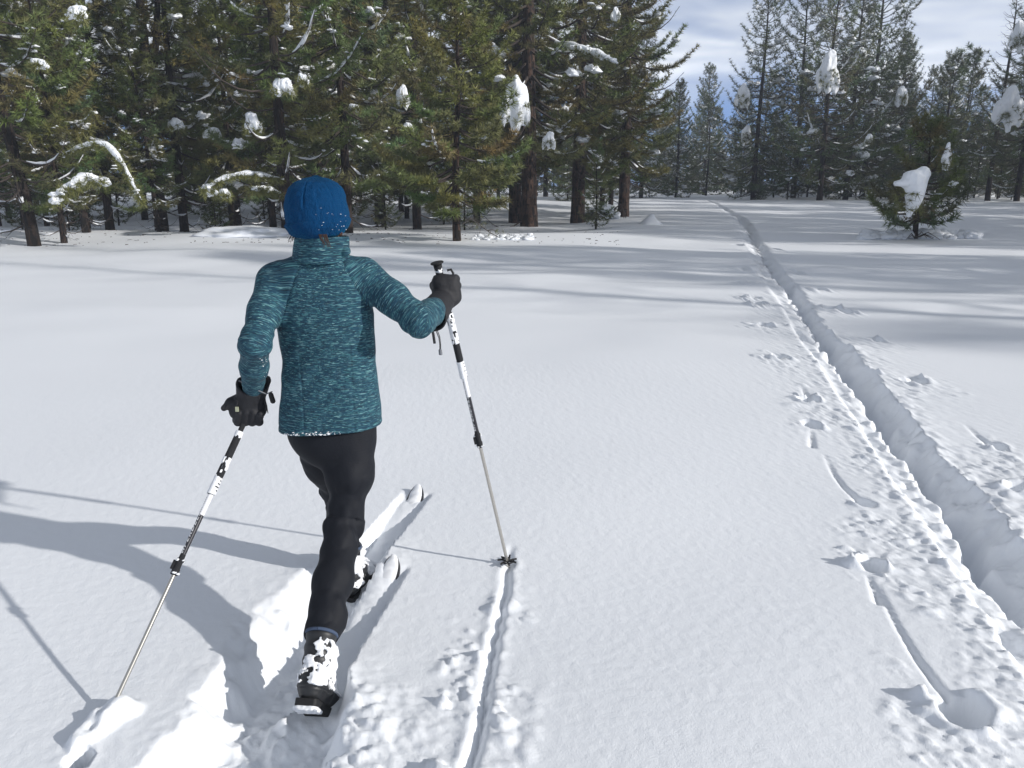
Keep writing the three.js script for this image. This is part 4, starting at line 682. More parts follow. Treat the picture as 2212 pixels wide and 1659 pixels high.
{
  const bins = { torso: new Geo(), sleeveL: new Geo(), sleeveR: new Geo() }, seen = { torso: new Map(), sleeveL: new Map(), sleeveR: new Map() }, T = 0.46;
  const uvs = { torso: (x, y, z) => { const s = sectionAt(y); return [Math.atan2(x - s[1], z - s[2]) * 0.17, y, 0.17 * 6.2832]; }, sleeveL: (x, y, z) => { const q = alongArm(J.shL, J.elL, J.wrL, x, y, z); return [q.ang * 0.052 + 0.1, q.s, 0.052 * 6.2832]; }, sleeveR: (x, y, z) => { const q = alongArm(J.shR, J.elR, J.wrR, x, y, z); return [q.ang * 0.052 + 0.21, q.s + 0.13, 0.052 * 6.2832]; } };
  const { P, N, I } = jm;
  for (let t = 0; t < I.length; t += 3) {
    let cx = 0, cy = 0, cz = 0; for (let m = 0; m < 3; m++) { cx += P[I[t + m] * 3] / 3; cy += P[I[t + m] * 3 + 1] / 3; cz += P[I[t + m] * 3 + 2] / 3; }
    const dT = torso(cx, cy, cz), dL = armL(cx, cy, cz), dR = armR(cx, cy, cz), up = cy > pitL.y;
    const bin = (up ? seamL(cx, cy) > 0 && cx < J.neck.x : dL < dT && cx < J.neck.x) ? 'sleeveL' : (cy > pitR.y ? seamR(cx, cy) < 0 && cx > J.neck.x : dR < dT && cx > J.neck.x) ? 'sleeveR' : 'torso';
    const g = bins[bin], tri = [0, 1, 2].map((m) => uvs[bin](P[I[t + m] * 3], P[I[t + m] * 3 + 1], P[I[t + m] * 3 + 2])), mx = Math.max(...tri.map((q) => q[0]));
    for (let m = 0; m < 3; m++) {
      const v = I[t + m], wrap = mx - tri[m][0] > tri[m][2] / 2 ? 1 : 0, key = v * 2 + wrap; let at = seen[bin].get(key);
      if (at === undefined) { at = g.v(P[v * 3] - base.x, P[v * 3 + 1], P[v * 3 + 2] - base.z, N[v * 3], N[v * 3 + 1], N[v * 3 + 2], (tri[m][0] + wrap * tri[m][2]) / T, tri[m][1] / T); seen[bin].set(key, at); }
      g.i.push(at);
    }
  }
  const j = part('jacket', bins.torso.build(), M.jacket, skier);
  part('sleeve', bins.sleeveL.build(), M.jacket, j); part('sleeve', bins.sleeveR.build(), M.jacket, j);
  // the stand-up collar, open to the front right
  const cA = U(690, 553, 2.65), cB = U(690, 503, 2.638), tiltR = (x) => (x - cB.x) * -0.16;
  const flap = chain([U(728, 512, 2.635), U(741, 526, 2.615), U(748, 543, 2.605), U(735, 552, 2.61)], [0.005, 0.011, 0.010, 0.012], 0.02), collar = (x, y, z) => {
    const t = clamp((y - cA.y) / (cB.y - cA.y)), cx = lerp(cA.x + 0.006, cB.x + 0.008, t) , cz = lerp(cA.z + 0.01, cB.z + 0.014, t), a = lerp(0.092, 0.080, t) + 0.012 * sstep(0, 0.08, x - cx) * t, b = lerp(0.075, 0.066, t), d = (Math.hypot((x - cx) / a, (z - cz) / b) - 1) * b;
    return Math.min(flap(x, y, z), Math.max(Math.abs(d + 0.003) - 0.0042 + 0.003 * fbm3(x * 12, y * 45, z * 12, 2), y - cB.y - tiltR(x) + 0.004 * Math.sin(x * 60), cA.y - 0.02 - y));
  };
  const cb = bounds([cA, cB], 0.12), cg = toGeo(surface(collar, cb[0], cb[1], 0.0042), (x, y, z) => [Math.atan2(x - cA.x, z - cA.z) * 0.09 / T + 0.4, y / T + 0.2]);
  part('collar', cg, M.jacket, j);
  // the small pale print below the collar, and snow dust on hem and sleeve
  const print = new Geo(), R = rng(9), pc = U(668, 573, 2.5), backAt = (x, y) => { let z = -2.3; while (jacketField(x, y, z) > 0.0006 && z > -2.7) z -= 0.0008; return z; };
  for (let i = 0; i < 9; i++) { const w = i ? 0.0032 : 0.0055, x = pc.x - 0.016 + (i ? 0.0075 + i * 0.0044 : 0), y = pc.y + (i % 3 === 1 ? 0.0012 : 0) + (i ? 0 : 0.001), z = backAt(x, y) + 0.0008, h = i ? 0.0021 : 0.003, q = [[x - w / 2, y - h], [x + w / 2, y - h], [x + w / 2, y + h], [x - w / 2, y + h]].map(([a, b]) => print.v(a - base.x, b, z - base.z, 0, 0.1, 1)); print.i.push(q[0], q[1], q[2], q[0], q[2], q[3]); }
  part('print', print.build(), std({ color: lin(0.45, 0.5, 0.52), roughness: 0.6 }), j);
  const dust = new Geo();
  for (let i = 0; i < 70; i++) { const px = lerp(608, 735, Math.pow(R(), 1.2)), x = U(px, 915, 2.59).x, y = hemY(x) + 0.003 + 0.016 * R() * R(), z = backAt(x, y), r = 0.0010 + 0.0026 * R() * R(); dust.blob(x - base.x, y, z - base.z, r * 1.6, r * 0.8, r, i, 1, 0.5); }
  for (let i = 0; i < 26; i++) { const p = U(lerp(535, 570, R()), lerp(785, 840, R()), 2.4); let z = -2.3; while (armL(p.x, p.y, z) > 0.002 && z > -2.8) z -= 0.001; if (z > -2.8) { const r = 0.0008 + 0.003 * R() * R() * R(); dust.blob(p.x - base.x, p.y, z - base.z, r, r, r, i, 1, 0.4); } }
  part('snow_dust', dust.build(), M.crust, j, null, 'stuff');
}

// trousers
{
  const hipC = U(718, 930, 2.71), kneeL = J.knL, kneeR = J.knR;
  const legL = chain([J.hiL, J.hiL.clone().lerp(kneeL, 0.5), kneeL, kneeL.clone().lerp(J.anL, 0.45), J.anL.clone().lerp(kneeL, 0.12)], [0.084, 0.078, 0.062, 0.058, 0.056], 0.04);
  const hemR = J.anR.clone().lerp(kneeR, 0.20), legR = chain([J.hiR, J.hiR.clone().lerp(kneeR, 0.5), kneeR, kneeR.clone().lerp(J.anR, 0.45), hemR], [0.076, 0.080, 0.064, 0.060, 0.062], 0.04);
  const seat = egg(U(722, 945, 2.705), 0.139, 0.12, 0.110), cut = (h, k) => { const n = h.clone().sub(k).normalize(); return (x, y, z) => (x - h.x) * n.x + (y - h.y) * n.y + (z - h.z) * n.z - 0.012 - 0.015 * sstep(0.02, -0.06, z - h.z); };
  const cutL = cut(J.anL.clone().lerp(kneeL, 0.12), kneeL), cutR = cut(hemR, kneeR);
  const fold = (x, y, z, a, b, c) => { const q = alongArm(a, b, c, x, y, z), l = a.distanceTo(b), e = 0.35 + 1.0 * Math.exp(-(((q.s - l) / 0.12) ** 2)) + 0.6 * sstep(l + 0.15, l + 0.32, q.s); return e * (0.0055 * Math.sin(q.s * 52 + 2.4 * Math.sin(q.ang * 1.0 + 0.9) + 3 * vn3(x * 6, y * 6, z * 6)) * (0.5 + 0.5 * vn3(x * 9, y * 9, z * 9)) + 0.012 * (0.5 - Math.abs(fbm3(x * 9, y * 7, z * 9, 3)) * 2.2)); };
  const f = (x, y, z) => {
    let L = legL(x, y, z), Rr = legR(x, y, z); if (L < 0.04) L += fold(x, y, z, J.hiL, kneeL, J.anL); if (Rr < 0.04) Rr += fold(x, y, z, J.hiR, kneeR, J.anR);
    L = Math.max(L, cutL(x, y, z)); Rr = Math.max(Rr, cutR(x, y, z));
    return smin(smin(seat(x, y, z), L, 0.05), Rr, 0.035);
  };
  const b = bounds([J.hiL, J.hiR, kneeL, kneeR, J.anL, J.anR, hipC], 0.15);
  part('trousers', toGeo(surface(f, b[0], b[1], 0.0062), (x, y, z) => [(x + z) / 0.3, y / 0.3]), M.trousers, skier);
}

// body: head, neck, trunk, arms and legs in one skin, most of it under the clothes
{
  const H = J.head, look = V(0.16, 0.0, -0.987), side = V(0.987, 0, 0.16), h = (r, u, f) => H.clone().addScaledVector(side, r).add(V(0, u, 0)).addScaledVector(look, f);
  const skull = egg(h(0, 0.0, 0), 0.074, 0.098, 0.090), face = egg(h(0, -0.045, 0.030), 0.060, 0.082, 0.062), jaw = egg(h(0, -0.098, 0.052), 0.036, 0.028, 0.036), nose = chain([h(0, -0.022, 0.088), h(0, -0.058, 0.106)], [0.008, 0.012], 0.01);
  const cheek = joined(0.02, egg(h(0.036, -0.055, 0.062), 0.024, 0.022, 0.022), egg(h(-0.036, -0.055, 0.062), 0.024, 0.022, 0.022)), brow = chain([h(-0.036, -0.012, 0.076), h(0, -0.010, 0.087), h(0.036, -0.012, 0.076)], [0.011, 0.012, 0.011], 0.01);
  const ears = (x, y, z) => Math.min(...[-1, 1].map((s) => Math.max(egg(h(s * 0.078, -0.045, -0.006), 0.013, 0.032, 0.020)(x, y, z), -egg(h(s * 0.090, -0.044, 0.0), 0.010, 0.018, 0.010)(x, y, z))));
  const sockets = joined(0.005, egg(h(0.031, -0.028, 0.092), 0.015, 0.010, 0.012), egg(h(-0.031, -0.028, 0.092), 0.015, 0.010, 0.012));
  const neck = chain([h(0, -0.06, 0.0), J.neck.clone().add(V(0, -0.03, 0))], [0.048, 0.050], 0.03), trunk = chain([J.neck.clone().add(V(0, -0.08, 0)), U(712, 740, 2.675), U(718, 930, 2.7)], [0.07, 0.078, 0.085], 0.05);
  const limbs = joined(0.02, chain([J.shL, J.elL, J.wrL, J.haL], [0.04, 0.034, 0.024, 0.022], 0.02), chain([J.shR, J.elR, J.wrR, J.haR], [0.04, 0.034, 0.024, 0.022], 0.02), chain([J.neck.clone().add(V(0, -0.07, 0)), J.shL], [0.04, 0.038]), chain([J.neck.clone().add(V(0, -0.07, 0)), J.shR], [0.04, 0.038]));
  const legs = joined(0.03, chain([J.hiL, J.knL, J.anL], [0.065, 0.045, 0.032]), chain([J.hiR, J.knR, J.anR], [0.065, 0.045, 0.032]));
  const f = (x, y, z) => { const head = smin(smin(smin(smin(smin(skull(x, y, z), face(x, y, z), 0.03), jaw(x, y, z), 0.03), cheek(x, y, z), 0.015), brow(x, y, z), 0.012), nose(x, y, z), 0.012); return smin(smin(Math.max(Math.min(head, smin(head, ears(x, y, z), 0.006)), -sockets(x, y, z)), neck(x, y, z), 0.03), smin(smin(trunk(x, y, z), limbs(x, y, z), 0.03), legs(x, y, z), 0.04), 0.04); };
  const b = bounds([h(0, 0.12, 0), J.elL, J.elR, J.haR, J.haL, J.anL, J.anR, J.knL, J.knR], 0.13);
  const body = part('body', toGeo(surface(f, b[0], b[1], 0.0075)), M.skin, skier);
  for (const s of [-1, 1]) { const e = new Geo(), c = h(s * 0.031, -0.028, 0.079); e.blob(c.x - base.x, c.y, c.z - base.z, 0.0115, 0.0115, 0.0115, 1, 2, 0); const m = part('eye', e.build(), M.eye, body), q = new Geo(), ic = h(s * 0.031, -0.028, 0.0875); q.blob(ic.x - base.x, ic.y, ic.z - base.z, 0.0052, 0.0052, 0.004, 1, 2, 0); m.userData.iris = 1; part('iris', q.build(), M.iris, body); }
  const lip = new Geo(); lip.tube([h(-0.022, -0.083, 0.078), h(-0.01, -0.081, 0.087), h(0, -0.082, 0.089), h(0.01, -0.081, 0.087), h(0.022, -0.083, 0.078)], (t) => 0.0015 + 0.0045 * Math.sin(Math.PI * t), 7); part('mouth', local(lip.build()), M.lips, body);
  // hair that shows below the hat
  const hair = new Geo(), R = rng(5), nape = U(697, 516, 2.54), ear = U(733, 505, 2.60);
  for (let i = 0; i < 12; i++) { const a = nape.clone().add(V((R() - 0.5) * 0.03, 0.014, 0.0)); hair.tube([a, a.clone().add(V(0.004 + 0.006 * R(), -0.018, 0.006)), a.clone().add(V(0.010 + 0.010 * R(), -0.028 - 0.016 * R(), 0.004 + 0.004 * R()))], (t) => 0.0016 * (1 - 0.7 * t), 4); }
  for (let i = 0; i < 14; i++) { const a = ear.clone().add(V((R() - 0.5) * 0.016 - 0.002, 0.01, -0.01 * R())); hair.tube([a, a.clone().add(V(0.004, -0.012, 0.002)), a.clone().add(V(0.001 - 0.014 * R(), -0.026 - 0.01 * R(), 0.002))], (t) => 0.0013 * (1 - 0.7 * t), 4); }
  for (let i = 0; i < 12; i++) { const a = U(637, 507, 2.60).add(V(-0.012 * R(), 0.01, -0.02 * R())); hair.tube([a, a.clone().add(V(-0.004, -0.012, 0)), a.clone().add(V(-0.008 - 0.01 * R(), -0.028 - 0.012 * R(), 0.002))], (t) => 0.0010 * (1 - 0.7 * t), 4); }
  part('hair', local(hair.build()), M.hair, body);
}

// hat: a fleece cap of sewn panels with a turned-up brim
{
  const C = U(680, 455, 2.63), top = U(690, 381, 2.63).y, bot = U(690, 516, 2.6).y, w0 = 0.0985;
  const prof = (t) => [[0, 0.062], [0.08, 0.0800], [0.20, 0.0940], [0.34, 0.0995], [0.52, 0.0995], [0.68, 0.0940], [0.80, 0.0835], [0.90, 0.064], [0.97, 0.034], [1, 0.005]].reduce((r, [a, v], i, l) => (t >= a && i < l.length - 1 ? lerp(v, l[i + 1][1], sstep(a, l[i + 1][0], t) * 0.4 + clamp((t - a) / (l[i + 1][0] - a)) * 0.6) : r), 0.074);
  const f = (x, y, z) => {
    const t = (y - bot) / (top - bot), cx = C.x + 0.004 * t, cz = C.z - 0.002, dx = x - cx, dz = z - cz, ang = Math.atan2(dx, dz), r = Math.hypot(dx, dz / 1.10);
    let R = prof(clamp(t)); R += 0.002 * Math.cos(ang * 4 + 0.5) * sstep(0.5, 0.9, t) + 0.006 * sstep(0.5, 0.95, t) * Math.max(0, Math.sin(ang - 0.3)) * 1.2;
    R += 0.009 * sstep(0.0, 0.9, Math.sin(ang - 0.15)) * Math.exp(-(((t - 0.38) / 0.2) ** 2)); // the brim bulges at the right ear
    const brim = sstep(0.30, 0.255, t - 0.05 * Math.sin(ang)); R += 0.0075 * brim * sstep(-0.02, 0.10, t);
    R -= 0.0048 * Math.exp(-(((ang + 0.12) * 0.1 / 0.003) ** 2)) * sstep(0.45, 0.6, t) + 0.0024 * Math.exp(-(((ang - 1.15 + 0.5 * t) * 0.1 / 0.003) ** 2)) * sstep(0.5, 0.7, t) + 0.002 * Math.exp(-(((ang + 1.35 - 0.5 * t) * 0.1 / 0.003) ** 2)) * sstep(0.5, 0.7, t);
    const n = 0.0045 * fbm3(x * 16, y * 16, z * 16, 3) + 0.0024 * fbm3(x * 80, y * 60, z * 80, 3);
    return Math.max((r - R) * 0.9 + n, bot + 0.006 * Math.sin(ang * 1.0 + 0.4) + 0.055 * sstep(0.35, -0.9, Math.cos(ang)) - y, y - top - 0.004 + 5 * 0);
  };
  const b = bounds([C], 0.15), m = surface(f, b[0], b[1], 0.0036);
  const hat = part('hat', toGeo(m, (x, y, z) => [Math.atan2(x - C.x, z - C.z) * 0.1 / 0.16, y / 0.16]), M.fleece, skier);
  const fl = new Geo(), R = rng(31); for (let i = 0; i < 20; i++) { const p = U(lerp(660, 722, R()), lerp(440, 506, R()), 2.4); let z = -2.42; while (f(p.x, p.y, z) > 0.001 && z > -2.7) z -= 0.001; const r = 0.0006 + 0.0014 * R() * R(); fl.blob(p.x - base.x, p.y, z - base.z, r * 1.6, r, r, i, 1, 0.4); }
  part('snow_dust', fl.build(), M.crust, hat, null, 'stuff');
}

// gloves: palm, five fingers round the pole, a wide cuff open at the wrist
{
  const q = (x, y, d) => U(x, y, d);
  // left: palm towards the camera, the pole runs up into it
  {
    const palm = joined(0.03, chain([q(519, 873, 2.695), q(553, 871, 2.695)], [0.032, 0.032]), chain([q(516, 890, 2.695), q(556, 890, 2.695)], [0.031, 0.029])), fingers = [0, 1, 2, 3].map((i) => { const x = 511 + i * 15.5, L = [0.9, 1, 0.95, 0.8][i]; return chain([q(x, 884, 2.725), q(x + 1, 908, 2.723), q(x + 3, 908 + 4 * L, 2.685), q(x + 6, 909 - 18 * L, 2.661)], [0.0135, 0.0130, 0.0125, 0.011], 0.012); });
    const thumb = chain([q(512, 862, 2.695), q(498, 868, 2.680), q(484, 881, 2.670)], [0.017, 0.0135, 0.0115], 0.014);
    const cupA = q(540, 868, 2.695), cupB = q(549, 806, 2.670), outer = cone(cupA, cupB, 0.046, 0.064), inner = cone(q(541, 862, 2.690), q(550, 795, 2.660), 0.036, 0.060);
    const lip = [q(515, 800, 2.725), q(588, 815, 2.715), q(548, 856, 2.625)], n = V().crossVectors(lip[1].clone().sub(lip[0]), lip[2].clone().sub(lip[0])).normalize(); if (n.y < 0) n.negate();
    const hand = (x, y, z) => { let d = palm(x, y, z); for (const g of fingers) d = smin(d, g(x, y, z), 0.006); return smin(d, thumb(x, y, z), 0.012); };
    const f = (x, y, z) => { let o = outer(x, y, z) + 0.003 * fbm3(x * 30, y * 22, z * 30, 2); const wave = 0.008 * Math.sin(Math.atan2(x - cupB.x, z - cupB.z) * 2 + 1); const plane = (x - lip[0].x) * n.x + (y - lip[0].y) * n.y + (z - lip[0].z) * n.z + wave; o = Math.max(o, plane); let h = smin(o, hand(x, y, z) + 0.0028 * fbm3(x * 36, y * 36, z * 36, 3), 0.012); return Math.max(h, -Math.max(inner(x, y, z), -0.06)); };
    const b = bounds([q(478, 880, 2.695), q(595, 800, 2.695), q(535, 925, 2.695), q(535, 860, 2.595), q(535, 860, 2.775)], 0.03), g = part('glove', toGeo(surface(f, b[0], b[1], 0.0036), (x, y, z) => [(x + z) / 0.12, y / 0.12]), M.glove, skier, 'glove with its cuff gaping open');
    const t = new Geo(); t.tube([q(516, 822, 2.615), q(545, 838, 2.610), q(575, 851, 2.645), q(588, 846, 2.665)], () => 0.0022, 6); part('drawcord', local(t.build()), M.strap, g);
    const k = new Geo(); k.tube([q(583, 847, 2.660), q(585, 852, 2.660), q(590, 868, 2.660), q(590.5, 871, 2.660)], (t) => [0.004, 0.009, 0.0095, 0.005][Math.round(t * 3)], 8); part('cord_lock', local(k.build()), M.rubber, g);
    const s = new Geo(); s.tube([q(570, 862, 2.675), q(575, 875, 2.670), q(579, 893, 2.670)], (t) => 0.005 * (1 - 0.75 * t), 5); s.tube([q(503, 855, 2.665), q(514, 868, 2.640), q(511, 876, 2.640)], () => 0.002, 5); part('strap', local(s.build()), M.glove, g);
    const bk = new THREE.BoxGeometry(0.011, 0.017, 0.005); bk.translate(...q(512, 884, 2.648).toArray()); part('buckle', local(bk), M.pale, g);
  }
  // right: a fist round the upright grip, back of the hand towards the camera
  {
    const palm = joined(0.025, chain([q(952, 612, 2.862), q(960, 645, 2.858)], [0.034, 0.034]), chain([q(975, 612, 2.865), q(980, 642, 2.86)], [0.030, 0.030])), fingers = [0, 1, 2, 3].map((i) => { const y = 601 + i * 15, L = [0.95, 1, 0.95, 0.8][i], x = 986 - Math.abs(i - 1.3) * 3; return chain([q(x, y, 2.865), q(x + 2, y + 1, 2.905), q(x - 20 * L, y + 2, 2.945), q(x - 42 * L, y + 1, 2.925)], [0.0150, 0.0145, 0.013, 0.0115], 0.012); });
    const thumb = chain([q(945, 634, 2.86), q(938, 617, 2.885), q(946, 604, 2.915), q(958, 600, 2.930)], [0.019, 0.0155, 0.0135, 0.0115], 0.014);
    const cupA = q(958, 648, 2.845), cupB = q(930, 683, 2.735), outer = cone(cupA, cupB, 0.043, 0.060), inner = cone(q(952, 655, 2.82), q(925, 689, 2.71), 0.036, 0.056), n = cupB.clone().sub(cupA).normalize(), end = cupB.clone().addScaledVector(n, -0.005);
    const hand = (x, y, z) => { let d = palm(x, y, z); for (const g of fingers) d = smin(d, g(x, y, z), 0.006); return smin(d, thumb(x, y, z), 0.012); };
    const f = (x, y, z) => { const plane = (x - end.x) * n.x + (y - end.y) * n.y + (z - end.z) * n.z + 0.012 * Math.sin(Math.atan2(x - end.x, y - end.y) * 1.0 + 2.2); const o = Math.max(outer(x, y, z) + 0.003 * fbm3(x * 28, y * 28, z * 28, 2), plane); const h = smin(o, hand(x, y, z) + 0.003 * fbm3(x * 34, y * 34, z * 34, 3), 0.012); return Math.max(h, -inner(x, y, z)); };
    const b = bounds([q(895, 700, 2.72), q(1002, 580, 2.93), q(985, 700, 2.72), q(960, 640, 2.97)], 0.035), g = part('glove', toGeo(surface(f, b[0], b[1], 0.0036), (x, y, z) => [(x + z) / 0.12, y / 0.12]), M.glove, skier, 'glove closed round the upright pole grip');
    const t = new Geo(); t.tube([q(946, 641, 2.80), q(957, 651, 2.795), q(967, 662, 2.80)], () => 0.0026, 5); t.tube([q(944, 655, 2.765), q(951, 670, 2.765)], () => 0.0018, 5); part('reflective_strip', local(t.build()), M.strap, g);
    const c = new Geo(); c.tube([q(944, 712, 2.74), q(950, 728, 2.74), q(952, 745, 2.74), q(952, 756, 2.74)], () => 0.0016, 5); c.tube([q(941, 712, 2.74), q(948, 730, 2.735), q(950, 745, 2.735), q(950, 756, 2.735)], () => 0.0016, 5); part('drawcord', local(c.build()), M.rubber, g);
    const l = new Geo(); l.tube([q(951, 754, 2.737), q(951, 756, 2.737), q(952, 766, 2.737), q(952, 767, 2.737)], (t) => [0.003, 0.0062, 0.0066, 0.004][Math.round(t * 3)], 8); part('cord_lock', local(l.build()), M.strap, g);
    const s = new Geo(); s.tube([q(934, 714, 2.735), q(936, 722, 2.735), q(939, 742, 2.735)], () => 0.0052, 6); s.tube([q(966, 584, 2.90), q(974, 582, 2.90), q(979, 590, 2.90), q(978, 600, 2.89)], () => 0.0045, 6); part('strap', local(s.build()), M.glove, g);
  }
}

// boots with snow frozen onto them
for (const [b, name, seed, lift] of [[bootL, 'boot', 3, 0], [bootR, 'boot', 8, 1]]) {
  const bb = bounds(b.box, 0.06), g = part('boot', toGeo(surface(b.leather, bb[0], bb[1], 0.004)), M.boot, skier, lift ? 'boot with its heel lifted and snow frozen onto it' : null);
  part('sole', toGeo(surface(b.sole, bb[0], bb[1], 0.004)), M.rubber, g);
  const crust = (x, y, z) => { const [s, u, f] = b.into(x, y, z), n = fbm3(x * 30 + seed, y * 30, z * 30, 3) + 0.35 * vn3(x * 110, y * 110, z * 110), m = fbm3(x * 9 + seed * 3, y * 9, z * 9, 2), up = sstep(0.055, 0.085, u + 0.018 * m) * sstep(0.225, 0.195, u), under = lift * sstep(0.012, 0.0, u) * sstep(-0.105, -0.125, f + 0.01 * m); return Math.min(Math.max(b.leather(x, y, z) - 0.0055 - 0.010 * n, -(up * (0.52 + 1.3 * m + 1.0 * n) - 0.28) * 0.03), under > 0 ? Math.max(b.sole(x, y, z) - 0.005 - 0.004 * n, -(under - 0.4) * 0.02) : 1); };
  part('snow_crust', toGeo(surface(crust, bb[0], bb[1], 0.0042)), M.crust, g, null, 'stuff');
  const rim = new Geo(), P = []; for (let i = 0; i <= 24; i++) { const a = i / 24 * 6.2832; P.push(b.P(Math.sin(a) * 0.049, 0.232 + 0.006 * Math.cos(a), -0.150 - Math.cos(a) * 0.049)); } rim.tube(P, () => 0.006, 6, null, false); part('boot_lining', local(rim.build()), M.liner, g);
}

// ---------- skis, for the most part under the snow
M.ski = std({ color: lin(0.02, 0.021, 0.026), roughness: 0.35 });
M.skiEdge = std({ color: lin(0.012, 0.012, 0.014), roughness: 0.4 });
for (const [line, tip, label] of [[skiL, tipL, 'forward ski under loose snow, its rounded tip showing farther ahead'], [skiR, tipR, 'rear ski under loose snow, its rounded tip showing nearer the camera']]) {
  const o = onSki(line, tip, 0.85), s = thing('ski', label, 'ski', V(o.x, -0.14, o.z), 'pair of skis'), deck = new Geo(), layer = new Geo(), R = rng(12);
  const height = (u) => u < 0.15 ? lerp(-0.040, 0.036, Math.pow(1 - u / 0.15, 1.5)) : -0.040 - 0.085 * sstep(0.15, 0.5, u) - 0.10 * sstep(0.85, 1.05, u), half = (u) => 0.046 * Math.sqrt(clamp(1 - Math.pow(1 - clamp(u / 0.085), 2.0))) + 0.0005;
  const n = 70, strip = (g, lo, hi, w, from, to, dome) => {                // a band from u = from to to
    const rows = []; for (let i = 0; i <= n; i++) { const u = from + (to - from) * Math.pow(i / n, 1.6), c = onSki(line, tip, u), d = way(line, c.z), q = V(-d.z, 0, d.x), h = half(u) * w, row = []; const y = height(u);
      for (const [a, b] of [[-1, lo], [-0.86, hi], [-0.4, hi + dome * 0.9], [0.1, hi + dome], [0.5, hi + dome * 0.8], [0.86, hi], [1, lo]]) row.push(g.v(c.x + q.x * h * a - o.x, y + b * Math.min(1, half(u) / 0.02) + 0.14 + (dome ? 0.004 * vn2(c.x * 60 + a * 3, c.z * 60) : 0), c.z + q.z * h * a - o.z, 0, 1, 0, a, u)); row.push(g.v(c.x - o.x, y + lo - 0.003 + 0.14, c.z - o.z, 0, -1, 0, 0, u)); rows.push(row); }
    for (let i = 0; i < n; i++) for (let j = 0; j < 8; j++) { const a = rows[i][j], b = rows[i][(j + 1) % 8], c = rows[i + 1][j], d = rows[i + 1][(j + 1) % 8]; g.i.push(a, c, b, b, c, d); }
    const out = g.build(); out.deleteAttribute('normal'); out.computeVertexNormals(); return out;
  };
  part('ski_deck', strip(deck, -0.006, 0.006, 1, 0, 1.68, 0), M.ski, s);
  part('snow_layer', strip(layer, 0.004, 0.010, 0.80, 0.010, 0.20, 0.010), M.crust, s);
  const bind = new THREE.BoxGeometry(0.06, 0.022, 0.10), d = way(line, o.z); bind.rotateY(Math.atan2(-d.x, -d.z)); bind.translate(0, 0.018 + (height(0.85) + 0.14), 0); part('binding', bind, M.skiEdge, s);
}

// ---------- poles
M.poleSilver = std({ color: lin(0.52, 0.50, 0.46), metalness: 0.9, roughness: 0.35 });
M.poleDark = (() => { const c = document.createElement('canvas'); c.width = 128; c.height = 1024; const k = c.getContext('2d'); k.fillStyle = '#2d2d33'; k.fillRect(0, 0, 128, 1024); k.fillStyle = '#e8e8e8'; k.font = 'bold italic 40px sans-serif'; k.textAlign = 'center'; k.textBaseline = 'middle'; for (const x of [30, 94]) { k.save(); k.translate(x, 560); k.rotate(-Math.PI / 2); k.scale(1.9, 1); k.fillText('KOMPERDELL', 0, 0); k.restore(); } const t = new THREE.CanvasTexture(c); t.colorSpace = THREE.SRGBColorSpace; t.wrapS = THREE.RepeatWrapping; return std({ map: t, roughness: 0.35, metalness: 0.2 }); })();
M.poleWhite = (() => { const c = document.createElement('canvas'); c.width = 128; c.height = 512; const k = c.getContext('2d'); k.fillStyle = '#e6e6e8'; k.fillRect(0, 0, 128, 512); k.fillStyle = '#333338'; const R = rng(3); for (const x of [28, 92]) for (let i = 0; i < 15; i++) if (i % 5 !== 3) k.fillRect(x - 5, 130 + i * 17, 10 * (0.6 + 0.4 * R()), 10); k.fillRect(60, 60, 5, 452); const t = new THREE.CanvasTexture(c); t.colorSpace = THREE.SRGBColorSpace; t.wrapS = THREE.RepeatWrapping; return std({ map: t, roughness: 0.4 }); })();
M.foam = std({ color: lin(0.014, 0.015, 0.018), roughness: 0.9 });
